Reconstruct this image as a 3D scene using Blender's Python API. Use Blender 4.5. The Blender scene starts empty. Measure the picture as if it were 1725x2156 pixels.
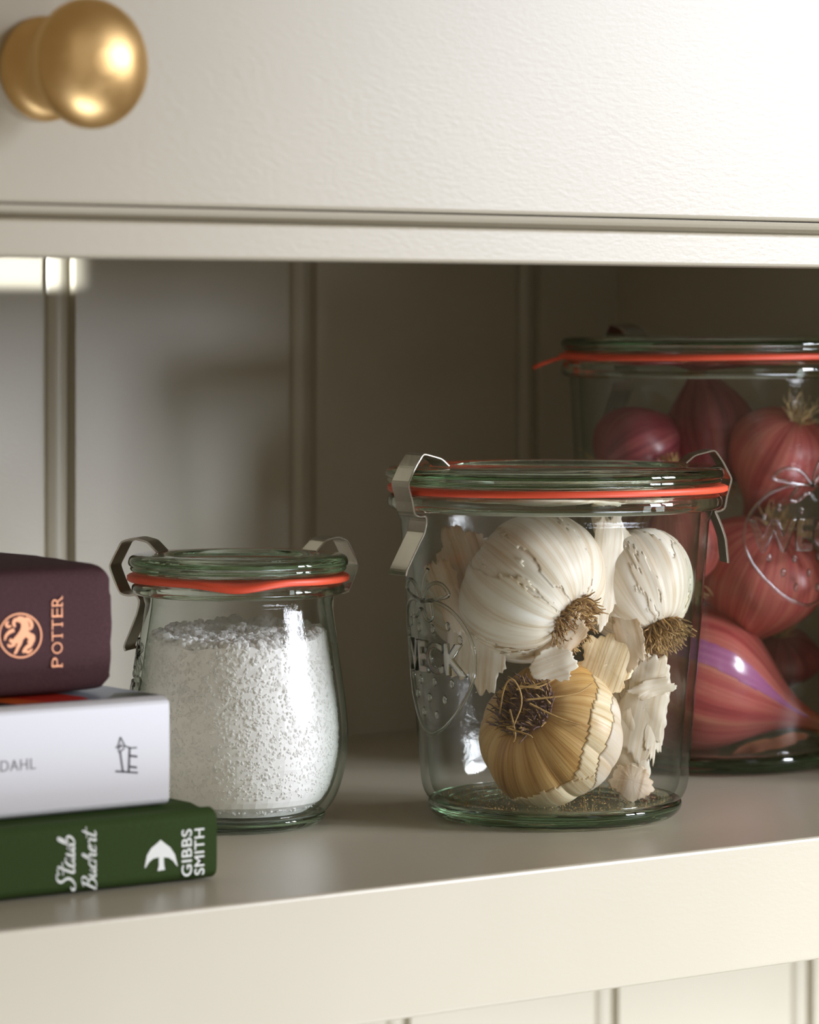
import bpy, bmesh, math, random
from mathutils import Vector, Matrix, Euler, noise
C = bpy.context.scene
COL = C.collection
random.seed(7)
PI = math.pi

# ------------------------------------------------------------------ camera
F = 7366.0            # focal length in pixels of the 1725x2156 frame
H = 0.1567            # camera height above the shelf
HY = 690.0            # horizon row
CU, SU = 0.8085, 0.5886   # cabinet yaw against the camera
cam_d = bpy.data.cameras.new('camera')
cam = bpy.data.objects.new('camera', cam_d); COL.objects.link(cam)
cam.location = (0, 0, H)
cam.rotation_euler = (PI/2, 0, -math.atan2(SU, CU))
cam_d.sensor_fit = 'VERTICAL'; cam_d.sensor_height = 36; cam_d.sensor_width = 36
cam_d.lens = 36*F/2156
cam_d.shift_y = -(1078-HY)/2156
cam_d.clip_start = 0.02
cam_d.dof.use_dof = True
cam_d.dof.focus_distance = 1.095
cam_d.dof.aperture_fstop = cam_d.lens/9.0
C.camera = cam

# ------------------------------------------------------------------ render look
C.view_settings.view_transform = 'Standard'
C.view_settings.look = 'None'
C.view_settings.exposure = 0.0
C.view_settings.gamma = 1.0
C.view_settings.use_curve_mapping = False
C.cycles.use_denoising = True
C.cycles.max_bounces = 24
C.cycles.transmission_bounces = 20
C.cycles.transparent_max_bounces = 40
C.cycles.glossy_bounces = 8
C.cycles.diffuse_bounces = 7
C.cycles.sample_clamp_indirect = 6.0
C.cycles.caustics_refractive = True
C.cycles.caustics_reflective = True

# ------------------------------------------------------------------ light
w = bpy.data.worlds.new('room_light'); C.world = w; w.use_nodes = True
bg = w.node_tree.nodes['Background']
bg.inputs[0].default_value = (1.0, 0.79, 0.52, 1)
bg.inputs[1].default_value = 0.26

def area(name, az, el, dist, sx, sy, power, colr, target=(0.72, 0.86, 0.08), spread=PI):
    """rectangular lamp; az = degrees to the right of the cabinet's face normal"""
    d = Vector((math.sin(math.radians(az))*math.cos(math.radians(el)),
                -math.cos(math.radians(az))*math.cos(math.radians(el)), math.sin(math.radians(el))))
    l = bpy.data.lights.new(name, 'AREA'); l.shape = 'RECTANGLE'
    l.size = sx; l.size_y = sy; l.energy = power; l.color = colr; l.spread = spread
    o = bpy.data.objects.new(name, l); COL.objects.link(o)
    o.location = Vector(target)+d*dist
    o.rotation_euler = (-d).to_track_quat('-Z', 'Y').to_euler()
    return o
TG = (1.05, 0.82, -0.13)
area('window_light_pane_near', 25, 18, 1.7, 0.27, 0.62, 2.7, (0.95, 0.985, 1.09), TG, math.radians(48))
area('window_light_pane_far', 38, 18, 1.7, 0.27, 0.62, 3.0, (0.95, 0.985, 1.09), TG, math.radians(48))
area('low_fill', 15, -32, 1.2, 1.6, 0.7, 4.8, (0.90, 0.98, 1.14), target=(0.98, 1.15, -0.18), spread=math.radians(44))  # added low fill lamp, brightens the panel below the shelf

area('knob_sheen_fill', 4, 12, 1.7, 0.34, 1.1, 0.9, (0.97, 0.98, 1.03), (0.48, 0.80, 0.2))  # added soft lamp, gives the brass knob its broad sheen
def beam_lamp(name, src, dst, sx, sy, power):
    l = bpy.data.lights.new(name, 'AREA'); l.shape = 'RECTANGLE'; l.size = sx; l.size_y = sy; l.energy = power; l.color = (0.93, 0.97, 1.0); l.spread = math.radians(1.0)
    o = bpy.data.objects.new(name, l); COL.objects.link(o); o.location = src
    o.rotation_euler = (Vector(dst)-Vector(src)).to_track_quat('-Z', 'Y').to_euler()
beam_lamp('wall_patch_lamp', (0.25, 0.90, 0.188), (0.599, 1.102, 0.1875), 0.054, 0.032, 0.030)  # added narrow lamp inside the cabinet, throws the bright patch on the back panel

# ------------------------------------------------------------------ helpers
def W(px, py, Z):
    Xc = (px-862.5)/F*Z
    return Vector((CU*Xc+SU*Z, -SU*Xc+CU*Z, H-(py-HY)/F*Z))
def onY(px, py, Y):
    """point on the vertical plane at depth Y (parallel to the cabinet face) behind a photo pixel"""
    Z = F*Y/(SU*(F*CU/SU+862.5-px))
    return W(px, py, Z)
R3 = Vector((CU, -SU, 0)); A3 = Vector((SU, CU, 0)); U3 = Vector((0, 0, 1))   # camera right / away / up
def cv(r, u, a): return R3*r+U3*u+A3*a

def mesh(name, verts, faces, mat, parent=None, smooth=True, mats=None, fm=None, attr=None):
    me = bpy.data.meshes.new(name)
    me.from_pydata([tuple(v) for v in verts], [], faces)
    me.update()
    for m in (mats or [mat]): me.materials.append(m)
    if fm: me.polygons.foreach_set('material_index', fm)
    if smooth: me.polygons.foreach_set('use_smooth', [True]*len(me.polygons))
    if attr:
        a = me.attributes.new('sc', 'FLOAT_VECTOR', 'POINT')
        flat = [c for v in attr for c in v]
        a.data.foreach_set('vector', flat)
    o = bpy.data.objects.new(name, me); COL.objects.link(o)
    if parent: o.parent = parent
    return o
def recalc(o):
    bm = bmesh.new(); bm.from_mesh(o.data); bmesh.ops.recalc_face_normals(bm, faces=bm.faces); bm.to_mesh(o.data); bm.free()
def thing(name, loc=(0, 0, 0), label=None, cat=None, group=None, rotz=0):
    o = bpy.data.objects.new(name, None); COL.objects.link(o); o.location = loc; o.rotation_euler = (0, 0, rotz)
    o.empty_display_size = 0.02
    tag(o, label, cat, group); return o
def tag(o, label=None, cat=None, group=None, kind=None):
    if label: o['label'] = label
    if cat: o['category'] = cat
    if group: o['group'] = group
    if kind: o['kind'] = kind
    return o
def bevel(o, w_, seg=3, ang=30):
    m = o.modifiers.new('bevel', 'BEVEL'); m.width = w_; m.segments = seg; m.limit_method = 'ANGLE'; m.angle_limit = math.radians(ang)
    m.harden_normals = False
    return o
class MB:
    def __init__(s): s.v = []; s.f = []; s.m = []; s.a = []
    def add(s, v, f, m=0, a=None):
        n = len(s.v); s.v += list(v); s.f += [tuple(i+n for i in q) for q in f]; s.m += [m]*len(f)
        s.a += list(a) if a else [(0, 0, 0)]*len(v)
    def box(s, x0, x1, y0, y1, z0, z1, m=0):
        v = [(x, y, z) for x in (x0, x1) for y in (y0, y1) for z in (z0, z1)]
        s.add(v, [(0, 1, 3, 2), (4, 6, 7, 5), (0, 4, 5, 1), (2, 3, 7, 6), (0, 2, 6, 4), (1, 5, 7, 3)], m)
    def lathe(s, prof, n=96, m=0, closed=True, M=None, att=False):
        """prof: list of (r,z); r==0 collapses to a pole; closed -> ring-closed section"""
        v = []; f = []; idx = []; a = []
        for k, (r, z) in enumerate(prof):
            if r < 1e-7:
                idx.append([len(v)]); v.append(Vector((0, 0, z))); a.append((0, 0, k/max(1, len(prof)-1)))
            else:
                row = []
                for i in range(n):
                    t = 2*PI*i/n; row.append(len(v)); v.append(Vector((r*math.cos(t), r*math.sin(t), z)))
                    a.append((math.cos(t), math.sin(t), k/max(1, len(prof)-1)))
                idx.append(row)
        K = len(prof); rng = range(K if closed else K-1)
        for k in rng:
            A, B = idx[k], idx[(k+1) % K]
            if len(A) == 1 and len(B) == 1: continue
            for i in range(n):
                j = (i+1) % n
                if len(A) == 1: f.append((A[0], B[i], B[j]))
                elif len(B) == 1: f.append((A[i], B[0], A[j]))
                else: f.append((A[i], B[i], B[j], A[j]))
        if M: v = [M @ p for p in v]
        s.add(v, f, m, a)
    def tube(s, pts, rad, n=6, m=0, caps=True):
        pts = [Vector(p) for p in pts]; v = []; f = []
        up = Vector((0.31, 0.17, 0.93))
        for k, p in enumerate(pts):
            d = (pts[min(k+1, len(pts)-1)]-pts[max(k-1, 0)])
            if d.length < 1e-9: d = Vector((0, 0, 1))
            d.normalize()
            x = d.cross(up)
            if x.length < 1e-3: x = d.cross(Vector((1, 0, 0)))
            x.normalize(); y = d.cross(x)
            r = rad[k] if isinstance(rad, (list, tuple)) else rad
            for i in range(n):
                t = 2*PI*i/n; v.append(p+x*(r*math.cos(t))+y*(r*math.sin(t)))
        for k in range(len(pts)-1):
            for i in range(n):
                j = (i+1) % n; f.append((k*n+i, k*n+j, (k+1)*n+j, (k+1)*n+i))
        if caps:
            f.append(tuple(range(n-1, -1, -1))); f.append(tuple((len(pts)-1)*n+i for i in range(n)))
        s.add(v, f, m)
    def build(s, name, mat, parent=None, smooth=True, attr=False):
        ms = mat if isinstance(mat, list) else [mat]
        o = mesh(name, s.v, s.f, None, parent, smooth, ms, s.m, s.a if attr else None)
        recalc(o); return o
def chaikin(p, it=2, closed=False):
    for _ in range(it):
        q = []
        n = len(p)
        for i in range(n if closed else n-1):
            a = p[i]; b = p[(i+1) % n]
            q.append(tuple(0.75*a[k]+0.25*b[k] for k in range(len(a)))); q.append(tuple(0.25*a[k]+0.75*b[k] for k in range(len(a))))
        if not closed: q = [p[0]]+q+[p[-1]]
        p = q
    return p
def interp(tab, x):
    if x <= tab[0][0]: return tab[0][1]
    for (a, b), (c, d) in zip(tab, tab[1:]):
        if x <= c: return b+(d-b)*(x-a)/(c-a)
    return tab[-1][1]

# ------------------------------------------------------------------ materials
def newmat(name):
    m = bpy.data.materials.new(name); m.use_nodes = True
    nt = m.node_tree; b = nt.nodes['Principled BSDF']; return m, nt, b
def nd(nt, t, **k):
    n = nt.nodes.new(t)
    for a, v in k.items(): setattr(n, a, v)
    return n
def ramp(nt, fac, stops):
    r = nd(nt, 'ShaderNodeValToRGB'); e = r.color_ramp.elements
    while len(e) < len(stops): e.new(0.5)
    for i, (p, c) in enumerate(stops): e[i].position = p; e[i].color = (*c, 1)
    nt.links.new(fac, r.inputs[0]); return r.outputs[0]
def noisetex(nt, vec, scale, detail=4, rough=0.55):
    n = nd(nt, 'ShaderNodeTexNoise'); n.inputs['Scale'].default_value = scale; n.inputs['Detail'].default_value = detail; n.inputs['Roughness'].default_value = rough
    if vec: nt.links.new(vec, n.inputs['Vector'])
    return n.outputs[0]
def addbump(nt, b, h, strength, dist):
    bp = nd(nt, 'ShaderNodeBump'); bp.inputs['Strength'].default_value = strength; bp.inputs['Distance'].default_value = dist
    nt.links.new(h, bp.inputs['Height']); nt.links.new(bp.outputs[0], b.inputs['Normal']); return bp
def objco(nt): return nd(nt, 'ShaderNodeTexCoord').outputs['Object']
def simple(name, c, rough=0.5, metal=0.0, bump=0, bscale=500, var=0.0, coat=0.0, sheen=0):
    m, nt, b = newmat(name)
    b.inputs['Base Color'].default_value = (*c, 1); b.inputs['Roughness'].default_value = rough; b.inputs['Metallic'].default_value = metal
    if coat: b.inputs['Coat Weight'].default_value = coat
    co = objco(nt)
    if var:
        n = noisetex(nt, co, bscale*0.2, 3)
        nt.links.new(ramp(nt, n, [(0.3, tuple(x*(1-var) for x in c)), (0.7, tuple(min(1, x*(1+var)) for x in c))]), b.inputs['Base Color'])
    if bump:
        addbump(nt, b, noisetex(nt, co, bscale, 3), bump, 0.0005)
    return m
def paint():
    m, nt, b = newmat('warm_white_satin_paint')
    co = objco(nt)
    n = noisetex(nt, co, 9, 3)
    nt.links.new(ramp(nt, n, [(0.3, (0.47, 0.428, 0.328)), (0.7, (0.495, 0.452, 0.352))]), b.inputs['Base Color'])
    b.inputs['Roughness'].default_value = 0.33
    b.inputs['Specular IOR Level'].default_value = 0.5
    mp = nd(nt, 'ShaderNodeMapping'); mp.inputs['Scale'].default_value = (0.6, 1, 1.3); nt.links.new(co, mp.inputs[0])
    a = noisetex(nt, mp.outputs[0], 620, 3, 0.6)
    addbump(nt, b, a, 0.16, 0.0004)
    return m
M_PAINT = paint()
M_PANEL = M_PAINT
def brass():
    m, nt, b = newmat('brushed_brass')
    b.inputs['Metallic'].default_value = 1; b.inputs['Roughness'].default_value = 0.3
    co = objco(nt)
    nt.links.new(ramp(nt, noisetex(nt, co, 60, 4), [(0.3, (0.66, 0.43, 0.18)), (0.7, (0.76, 0.52, 0.24))]), b.inputs['Base Color'])
    nt.links.new(ramp(nt, noisetex(nt, co, 130, 4), [(0.3, (0.30,)*3), (0.7, (0.40,)*3)]), b.inputs['Roughness'])
    return m
M_BRASS = brass()
M_STEEL = simple('stainless_clip_steel', (0.52, 0.49, 0.44), 0.27, 1.0, 0.12, 300)
def rubber():
    m, nt, b = newmat('orange_red_rubber')
    co = objco(nt)
    nt.links.new(ramp(nt, noisetex(nt, co, 40, 3), [(0.3, (0.68, 0.075, 0.03)), (0.7, (0.78, 0.105, 0.045))]), b.inputs['Base Color'])
    b.inputs['Roughness'].default_value = 0.45
    b.inputs['Subsurface Weight'].default_value = 0.15; b.inputs['Subsurface Radius'].default_value = (0.003, 0.001, 0.0005)
    addbump(nt, b, noisetex(nt, co, 500, 2), 0.1, 0.0003)
    return m
M_RUBBER = rubber()
def solid_glass(name, dens, col_, rough=0.0):
    m, nt, b = newmat(name); nt.nodes.remove(b)
    g = nd(nt, 'ShaderNodeBsdfGlass'); g.inputs['IOR'].default_value = 1.5; g.inputs['Roughness'].default_value = rough
    g.inputs['Color'].default_value = (0.985, 1, 0.99, 1)
    bp = nd(nt, 'ShaderNodeBump'); bp.inputs['Strength'].default_value = 0.12; bp.inputs['Distance'].default_value = 0.001
    nt.links.new(noisetex(nt, objco(nt), 130, 2), bp.inputs['Height']); nt.links.new(bp.outputs[0], g.inputs['Normal'])
    v = nd(nt, 'ShaderNodeVolumeAbsorption'); v.inputs['Color'].default_value = (*col_, 1); v.inputs['Density'].default_value = dens
    out = nt.nodes['Material Output']; nt.links.new(g.outputs[0], out.inputs['Surface']); nt.links.new(v.outputs[0], out.inputs['Volume'])
    return m
M_GLASS = solid_glass('solid_green_tinted_glass', 30, (0.62, 0.80, 0.60))
def wall_glass():
    """thin pressed-glass wall: clear, greener where the line of sight runs along it, Schlick reflection"""
    m, nt, b = newmat('thin_jar_wall_glass'); nt.nodes.remove(b)
    co = objco(nt)
    bp = nd(nt, 'ShaderNodeBump'); bp.inputs['Strength'].default_value = 0.6; bp.inputs['Distance'].default_value = 0.002
    n1 = noisetex(nt, co, 45, 2); n2 = noisetex(nt, co, 900, 2)
    ad = nd(nt, 'ShaderNodeMath', operation='MULTIPLY_ADD'); nt.links.new(n2, ad.inputs[0]); ad.inputs[1].default_value = 0.06; nt.links.new(n1, ad.inputs[2])
    nt.links.new(ad.outputs[0], bp.inputs['Height'])
    lw = nd(nt, 'ShaderNodeLayerWeight'); lw.inputs['Blend'].default_value = 0.5
    p5 = nd(nt, 'ShaderNodeMath', operation='POWER'); nt.links.new(lw.outputs['Facing'], p5.inputs[0]); p5.inputs[1].default_value = 5
    fr = nd(nt, 'ShaderNodeMath', operation='MULTIPLY_ADD'); nt.links.new(p5.outputs[0], fr.inputs[0]); fr.inputs[1].default_value = 0.9; fr.inputs[2].default_value = 0.035
    p3 = nd(nt, 'ShaderNodeMath', operation='POWER'); nt.links.new(lw.outputs['Facing'], p3.inputs[0]); p3.inputs[1].default_value = 4
    tc = ramp(nt, p3.outputs[0], [(0, (0.988, 0.993, 0.988)), (1, (0.40, 0.54, 0.42))])
    tr = nd(nt, 'ShaderNodeBsdfTransparent'); nt.links.new(tc, tr.inputs[0])
    gl = nd(nt, 'ShaderNodeBsdfGlossy'); gl.inputs['Roughness'].default_value = 0.06; nt.links.new(bp.outputs[0], gl.inputs['Normal'])
    mx = nd(nt, 'ShaderNodeMixShader'); nt.links.new(fr.outputs[0], mx.inputs[0]); nt.links.new(tr.outputs[0], mx.inputs[1]); nt.links.new(gl.outputs[0], mx.inputs[2])
    nt.links.new(mx.outputs[0], nt.nodes['Material Output'].inputs['Surface'])
    return m
M_WALL = wall_glass()
def emboss_glass():
    m, nt, b = newmat('embossed_glass'); nt.nodes.remove(b)
    lw = nd(nt, 'ShaderNodeLayerWeight'); lw.inputs['Blend'].default_value = 0.5
    p5 = nd(nt, 'ShaderNodeMath', operation='POWER'); nt.links.new(lw.outputs['Facing'], p5.inputs[0]); p5.inputs[1].default_value = 3
    fr = nd(nt, 'ShaderNodeMath', operation='MULTIPLY_ADD'); nt.links.new(p5.outputs[0], fr.inputs[0]); fr.inputs[1].default_value = 0.7; fr.inputs[2].default_value = 0.08
    tc = ramp(nt, lw.outputs['Facing'], [(0.15, (0.97, 0.98, 0.97)), (0.9, (0.45, 0.52, 0.45))])
    tr = nd(nt, 'ShaderNodeBsdfRefraction'); tr.inputs['IOR'].default_value = 1.3; nt.links.new(tc, tr.inputs[0])
    gl = nd(nt, 'ShaderNodeBsdfGlossy'); gl.inputs['Roughness'].default_value = 0.05
    mx = nd(nt, 'ShaderNodeMixShader'); nt.links.new(fr.outputs[0], mx.inputs[0]); nt.links.new(tr.outputs[0], mx.inputs[1]); nt.links.new(gl.outputs[0], mx.inputs[2])
    nt.links.new(mx.outputs[0], nt.nodes['Material Output'].inputs['Surface'])
    return m
M_EMB = emboss_glass()

def streaky(name, stops, sscale=(9, 9, 1.6), low=None, ends=None, rough=0.5, sss=0.12, bump=0.25, coat=0.0, detail=6, fine=None, transl=0.0):
    """skin with streaks running root to tip; 'sc' attribute = (cos, sin, t)"""
    m, nt, b = newmat(name)
    at = nd(nt, 'ShaderNodeAttribute'); at.attribute_name = 'sc'
    mp = nd(nt, 'ShaderNodeMapping'); mp.inputs['Scale'].default_value = sscale; nt.links.new(at.outputs['Vector'], mp.inputs[0])
    oi = nd(nt, 'ShaderNodeObjectInfo')
    mul = nd(nt, 'ShaderNodeMath', operation='MULTIPLY'); nt.links.new(oi.outputs['Random'], mul.inputs[0]); mul.inputs[1].default_value = 30
    cmb = nd(nt, 'ShaderNodeCombineXYZ'); nt.links.new(mul.outputs[0], cmb.inputs[0]); nt.links.new(cmb.outputs[0], mp.inputs['Location'])
    n = noisetex(nt, mp.outputs[0], 1.0, detail, 0.6)
    c1 = ramp(nt, n, stops)
    last = c1
    if low:
        n2 = noisetex(nt, objco(nt), 45, 3, 0.5)
        mx = nd(nt, 'ShaderNodeMix', data_type='RGBA'); rr = ramp(nt, n2, [(0.48, (0, 0, 0)), (0.68, (1, 1, 1))])
        nt.links.new(rr, mx.inputs[0]); nt.links.new(last, mx.inputs[6]); mx.inputs[7].default_value = (*low, 1); last = mx.outputs[2]
    if ends:
        for (pos, wdt, colr, amt) in ends:
            sp = nd(nt, 'ShaderNodeSeparateXYZ'); nt.links.new(at.outputs['Vector'], sp.inputs[0])
            d = nd(nt, 'ShaderNodeMath', operation='SUBTRACT'); nt.links.new(sp.outputs[2], d.inputs[0]); d.inputs[1].default_value = pos
            ab = nd(nt, 'ShaderNodeMath', operation='ABSOLUTE'); nt.links.new(d.outputs[0], ab.inputs[0])
            jt = nd(nt, 'ShaderNodeMath', operation='MULTIPLY_ADD'); nt.links.new(n, jt.inputs[0]); jt.inputs[1].default_value = -wdt*0.9; nt.links.new(ab.outputs[0], jt.inputs[2])
            f = nd(nt, 'ShaderNodeMapRange'); nt.links.new(jt.outputs[0], f.inputs[0]); f.inputs[1].default_value = wdt*0.6; f.inputs[2].default_value = -wdt*0.25; f.inputs[3].default_value = 0; f.inputs[4].default_value = amt
            mx = nd(nt, 'ShaderNodeMix', data_type='RGBA'); nt.links.new(f.outputs[0], mx.inputs[0]); nt.links.new(last, mx.inputs[6]); mx.inputs[7].default_value = (*colr, 1); last = mx.outputs[2]
    if fine:
        mpf = nd(nt, 'ShaderNodeMapping'); mpf.inputs['Scale'].default_value = (fine[0], fine[0], fine[1]); nt.links.new(at.outputs['Vector'], mpf.inputs[0])
        nf = noisetex(nt, mpf.outputs[0], 1.0, 5, 0.65)
        mf = nd(nt, 'ShaderNodeMix', data_type='RGBA'); mf.blend_type = 'MULTIPLY'; mf.inputs[0].default_value = 1.0
        nt.links.new(last, mf.inputs[6]); nt.links.new(ramp(nt, nf, [(0.33, fine[2]), (0.52, (1, 1, 1))]), mf.inputs[7]); last = mf.outputs[2]
    nt.links.new(last, b.inputs['Base Color'])
    if transl:
        tl = nd(nt, 'ShaderNodeBsdfTranslucent'); nt.links.new(last, tl.inputs[0]); ms = nd(nt, 'ShaderNodeMixShader'); ms.inputs[0].default_value = transl
        nt.links.new(b.outputs[0], ms.inputs[1]); nt.links.new(tl.outputs[0], ms.inputs[2]); nt.links.new(ms.outputs[0], nt.nodes['Material Output'].inputs['Surface'])
    b.inputs['Roughness'].default_value = rough
    b.inputs['Subsurface Weight'].default_value = sss; b.inputs['Subsurface Radius'].default_value = (0.004, 0.0025, 0.0015); b.inputs['Subsurface Scale'].default_value = 1.0
    if coat: b.inputs['Coat Weight'].default_value = coat; b.inputs['Coat Roughness'].default_value = 0.25
    mp2 = nd(nt, 'ShaderNodeMapping'); mp2.inputs['Scale'].default_value = (sscale[0]*2.2, sscale[1]*2.2, sscale[2]); nt.links.new(at.outputs['Vector'], mp2.inputs[0])
    addbump(nt, b, noisetex(nt, mp2.outputs[0], 1.0, 4), bump, 0.0008)
    return m
M_GARLIC = streaky('white_garlic_skin', [(0.28, (0.62, 0.49, 0.31)), (0.46, (0.86, 0.79, 0.65)), (0.72, (0.93, 0.89, 0.80))], sscale=(4, 4, 1.4),
                   ends=[(0.0, 0.17, (0.40, 0.23, 0.09), 0.85)], low=(0.84, 0.74, 0.56), fine=(24, 1.3, (0.80, 0.70, 0.56)))
M_GOLD = streaky('golden_garlic_skin', [(0.30, (0.34, 0.17, 0.045)), (0.46, (0.56, 0.33, 0.10)), (0.70, (0.70, 0.47, 0.19))], sscale=(5, 5, 1.2),
                 ends=[(0.0, 0.20, (0.12, 0.06, 0.055), 0.9)], low=(0.62, 0.42, 0.18), fine=(20, 1.3, (0.72, 0.58, 0.42)))
M_PAPER = streaky('thin_white_garlic_paper', [(0.28, (0.76, 0.62, 0.40)), (0.42, (0.90, 0.84, 0.71)), (0.7, (0.95, 0.92, 0.85))], sscale=(4, 4, 2.0),
                  ends=[(0.0, 0.16, (0.62, 0.38, 0.16), 0.8)], rough=0.42, sss=0.0, fine=(11, 1.5, (0.86, 0.77, 0.63)), transl=0.4, bump=0.1)
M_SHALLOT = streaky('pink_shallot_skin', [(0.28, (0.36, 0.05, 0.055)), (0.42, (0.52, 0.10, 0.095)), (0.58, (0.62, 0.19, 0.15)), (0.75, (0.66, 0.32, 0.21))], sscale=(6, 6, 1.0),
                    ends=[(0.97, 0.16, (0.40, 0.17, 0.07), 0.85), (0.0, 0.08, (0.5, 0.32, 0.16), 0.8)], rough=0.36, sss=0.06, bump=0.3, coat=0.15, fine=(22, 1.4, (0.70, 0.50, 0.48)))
M_SHALLOT_D = streaky('shaded_maroon_shallot_skin', [(0.28, (0.15, 0.018, 0.03)), (0.5, (0.28, 0.05, 0.06)), (0.72, (0.38, 0.12, 0.10))], sscale=(6, 6, 1.0),
                    ends=[(0.97, 0.16, (0.40, 0.17, 0.07), 0.85), (0.0, 0.08, (0.5, 0.32, 0.16), 0.8)], rough=0.36, sss=0.06, bump=0.3, coat=0.15, fine=(22, 1.4, (0.70, 0.50, 0.48)))  # maroon skin, with the shade at the back of the jar darkened into it
M_PURPLE = streaky('bare_purple_shallot_flesh', [(0.3, (0.36, 0.08, 0.26)), (0.7, (0.58, 0.22, 0.42))], sscale=(10, 10, 1), rough=0.18, sss=0.1, bump=0.1, coat=0.6)
M_ROOT = simple('dry_brown_roots', (0.30, 0.175, 0.07), 0.8, var=0.45, bscale=3000)
M_ROOTD = simple('dark_purplish_roots', (0.17, 0.10, 0.09), 0.8, var=0.5, bscale=3000)
M_STRAW = simple('straw_coloured_fibre', (0.42, 0.26, 0.09), 0.7, var=0.3, bscale=2000)
M_SROOT = simple('pale_shallot_root_hairs', (0.52, 0.38, 0.18), 0.8, var=0.4, bscale=2000)
def saltmat(name, tr):
    m, nt, b = newmat(name)
    b.inputs['Base Color'].default_value = (0.98, 0.975, 0.965, 1); b.inputs['Roughness'].default_value = 0.4
    if tr:
        tl = nd(nt, 'ShaderNodeBsdfTranslucent'); tl.inputs[0].default_value = (0.99, 0.99, 0.985, 1)
        mx = nd(nt, 'ShaderNodeMixShader'); mx.inputs[0].default_value = tr
        nt.links.new(b.outputs[0], mx.inputs[1]); nt.links.new(tl.outputs[0], mx.inputs[2]); nt.links.new(mx.outputs[0], nt.nodes['Material Output'].inputs['Surface'])
    return m
M_SALTC = saltmat('packed_white_salt', 0)
M_SALT = saltmat('white_salt_crystal', 0.45)
def cloth(name, c, scale=2600):
    m, nt, b = newmat(name)
    co = objco(nt); n = noisetex(nt, co, scale, 2)
    nt.links.new(ramp(nt, n, [(0.3, tuple(x*0.8 for x in c)), (0.7, tuple(x*1.15 for x in c))]), b.inputs['Base Color'])
    b.inputs['Roughness'].default_value = 0.8; b.inputs['Specular IOR Level'].default_value = 0.2
    addbump(nt, b, n, 0.3, 0.0003); return m
M_GREEN = cloth('green_book_cloth', (0.030, 0.055, 0.010))
M_BROWN = cloth('plum_brown_book_cloth', (0.055, 0.023, 0.025), 1500)
M_WHITE = simple('white_book_cover', (0.60, 0.595, 0.61), 0.45, bump=0.05)
M_BLUE = simple('pale_blue_grey_cover_print', (0.22, 0.26, 0.33), 0.3)
M_BLACK = simple('black_print', (0.012, 0.012, 0.012), 0.35)
M_DGREEN = simple('dark_green_print', (0.03, 0.04, 0.015), 0.35)
M_RED = simple('red_print', (0.50, 0.02, 0.008), 0.35)
M_ORANGE = simple('orange_print', (0.62, 0.10, 0.01), 0.35)
M_PAGES = simple('cream_pages', (0.66, 0.60, 0.48), 0.8, var=0.1)
M_COPPER = simple('copper_foil', (0.80, 0.36, 0.19), 0.42, 0.35)
M_SILVER = simple('pale_silver_foil', (0.78, 0.80, 0.76), 0.4, 0.15)
M_INK = simple('dark_grey_ink', (0.085, 0.085, 0.09), 0.6)
M_LINK = simple('light_grey_ink', (0.20, 0.20, 0.20), 0.6)

# ------------------------------------------------------------------ cabinet
YF, YB, YL = 0.797, 1.102, 1.150
XL, XR = -0.55, 0.907
cab = thing('shelf_cabinet', (0.4, YF, -0.038), 'cream painted open shelf cabinet with beaded back panelling and a drawer above', 'cabinet')
P0 = Vector(cab.location)
def cpart(mb, name, mat, bev=0.0008, smooth=False, attr=False, parent=None, off=None):
    base = off if off is not None else P0
    mb.v = [Vector(v)-base for v in mb.v]
    o = mb.build(name, mat, parent or cab, smooth, attr)
    if off is not None: o.location = base-P0
    if bev: bevel(o, bev)
    return o
b = MB(); b.box(XL, 1.35, YF, YB+0.004, -0.038, 0.0); cpart(b, 'shelf', M_PAINT, 0.0011)
b = MB(); b.box(XR, XR+0.02, YF+0.004, YB+0.02, 0.0, 0.30); cpart(b, 'side_panel', M_PAINT)
def panel(name, Y, z0, z1, grooves, x0, x1):
    """tongue-and-groove boards: a flat board face, then groove / bead / groove"""
    prof = [(x0, 0.0)]
    for (xa, xb) in grooves:      # centres of the two grooves either side of the bead
        g = 0.0017
        prof += [(xa-g, 0), (xa-g*0.5, 0.0022), (xa+g*0.4, 0.0024), (xa+g, 0.0012)]
        for k in range(1, 8):
            t = k/8; prof.append((xa+g+(xb-xa-2*g)*t, 0.0012-0.0011*math.sin(PI*t)))
        prof += [(xb-g, 0.0012), (xb-g*0.4, 0.0034), (xb+g*0.5, 0.0034), (xb+g, 0)]
    prof.append((x1, 0.0))
    v = []; f = []
    for (x, d) in prof: v += [(x, Y+d, z0), (x, Y+d, z1)]
    n = len(prof)
    for i in range(n-1): f.append((2*i, 2*i+2, 2*i+3, 2*i+1))
    m0 = len(v); v += [(x0, Y+0.012, z0), (x0, Y+0.012, z1), (x1, Y+0.012, z0), (x1, Y+0.012, z1)]
    f += [(m0, m0+1, m0+3, m0+2), (0, 1, m0+1, m0), (2*n-2, m0+2, m0+3, 2*n-1)]
    b = MB(); b.add(v, f); return cpart(b, name, M_PANEL, 0)
def gx(px, Y): return onY(px, 800, Y).x
GR = [(gx(97, YB), gx(151, YB)), (gx(615, YB), gx(661, YB)), (gx(1093, YB), gx(1133, YB))]
st = GR[1][0]-GR[0][0]
GR = [(GR[0][0]-st*k, GR[0][1]-st*k) for k in range(6, 0, -1)]+GR
panel('back_panel', YB, -0.02, 0.30, GR, XL, XR)
GL = [(gx(817, YL), gx(858, YL)), (gx(1258, YL), gx(1297, YL)), (gx(1672, YL), gx(1708, YL))]
st = GL[1][0]-GL[0][0]
GL = [(GL[0][0]-st*k, GL[0][1]-st*k) for k in range(5, 0, -1)]+GL+[(GL[2][0]+st, GL[2][1]+st)]
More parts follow.
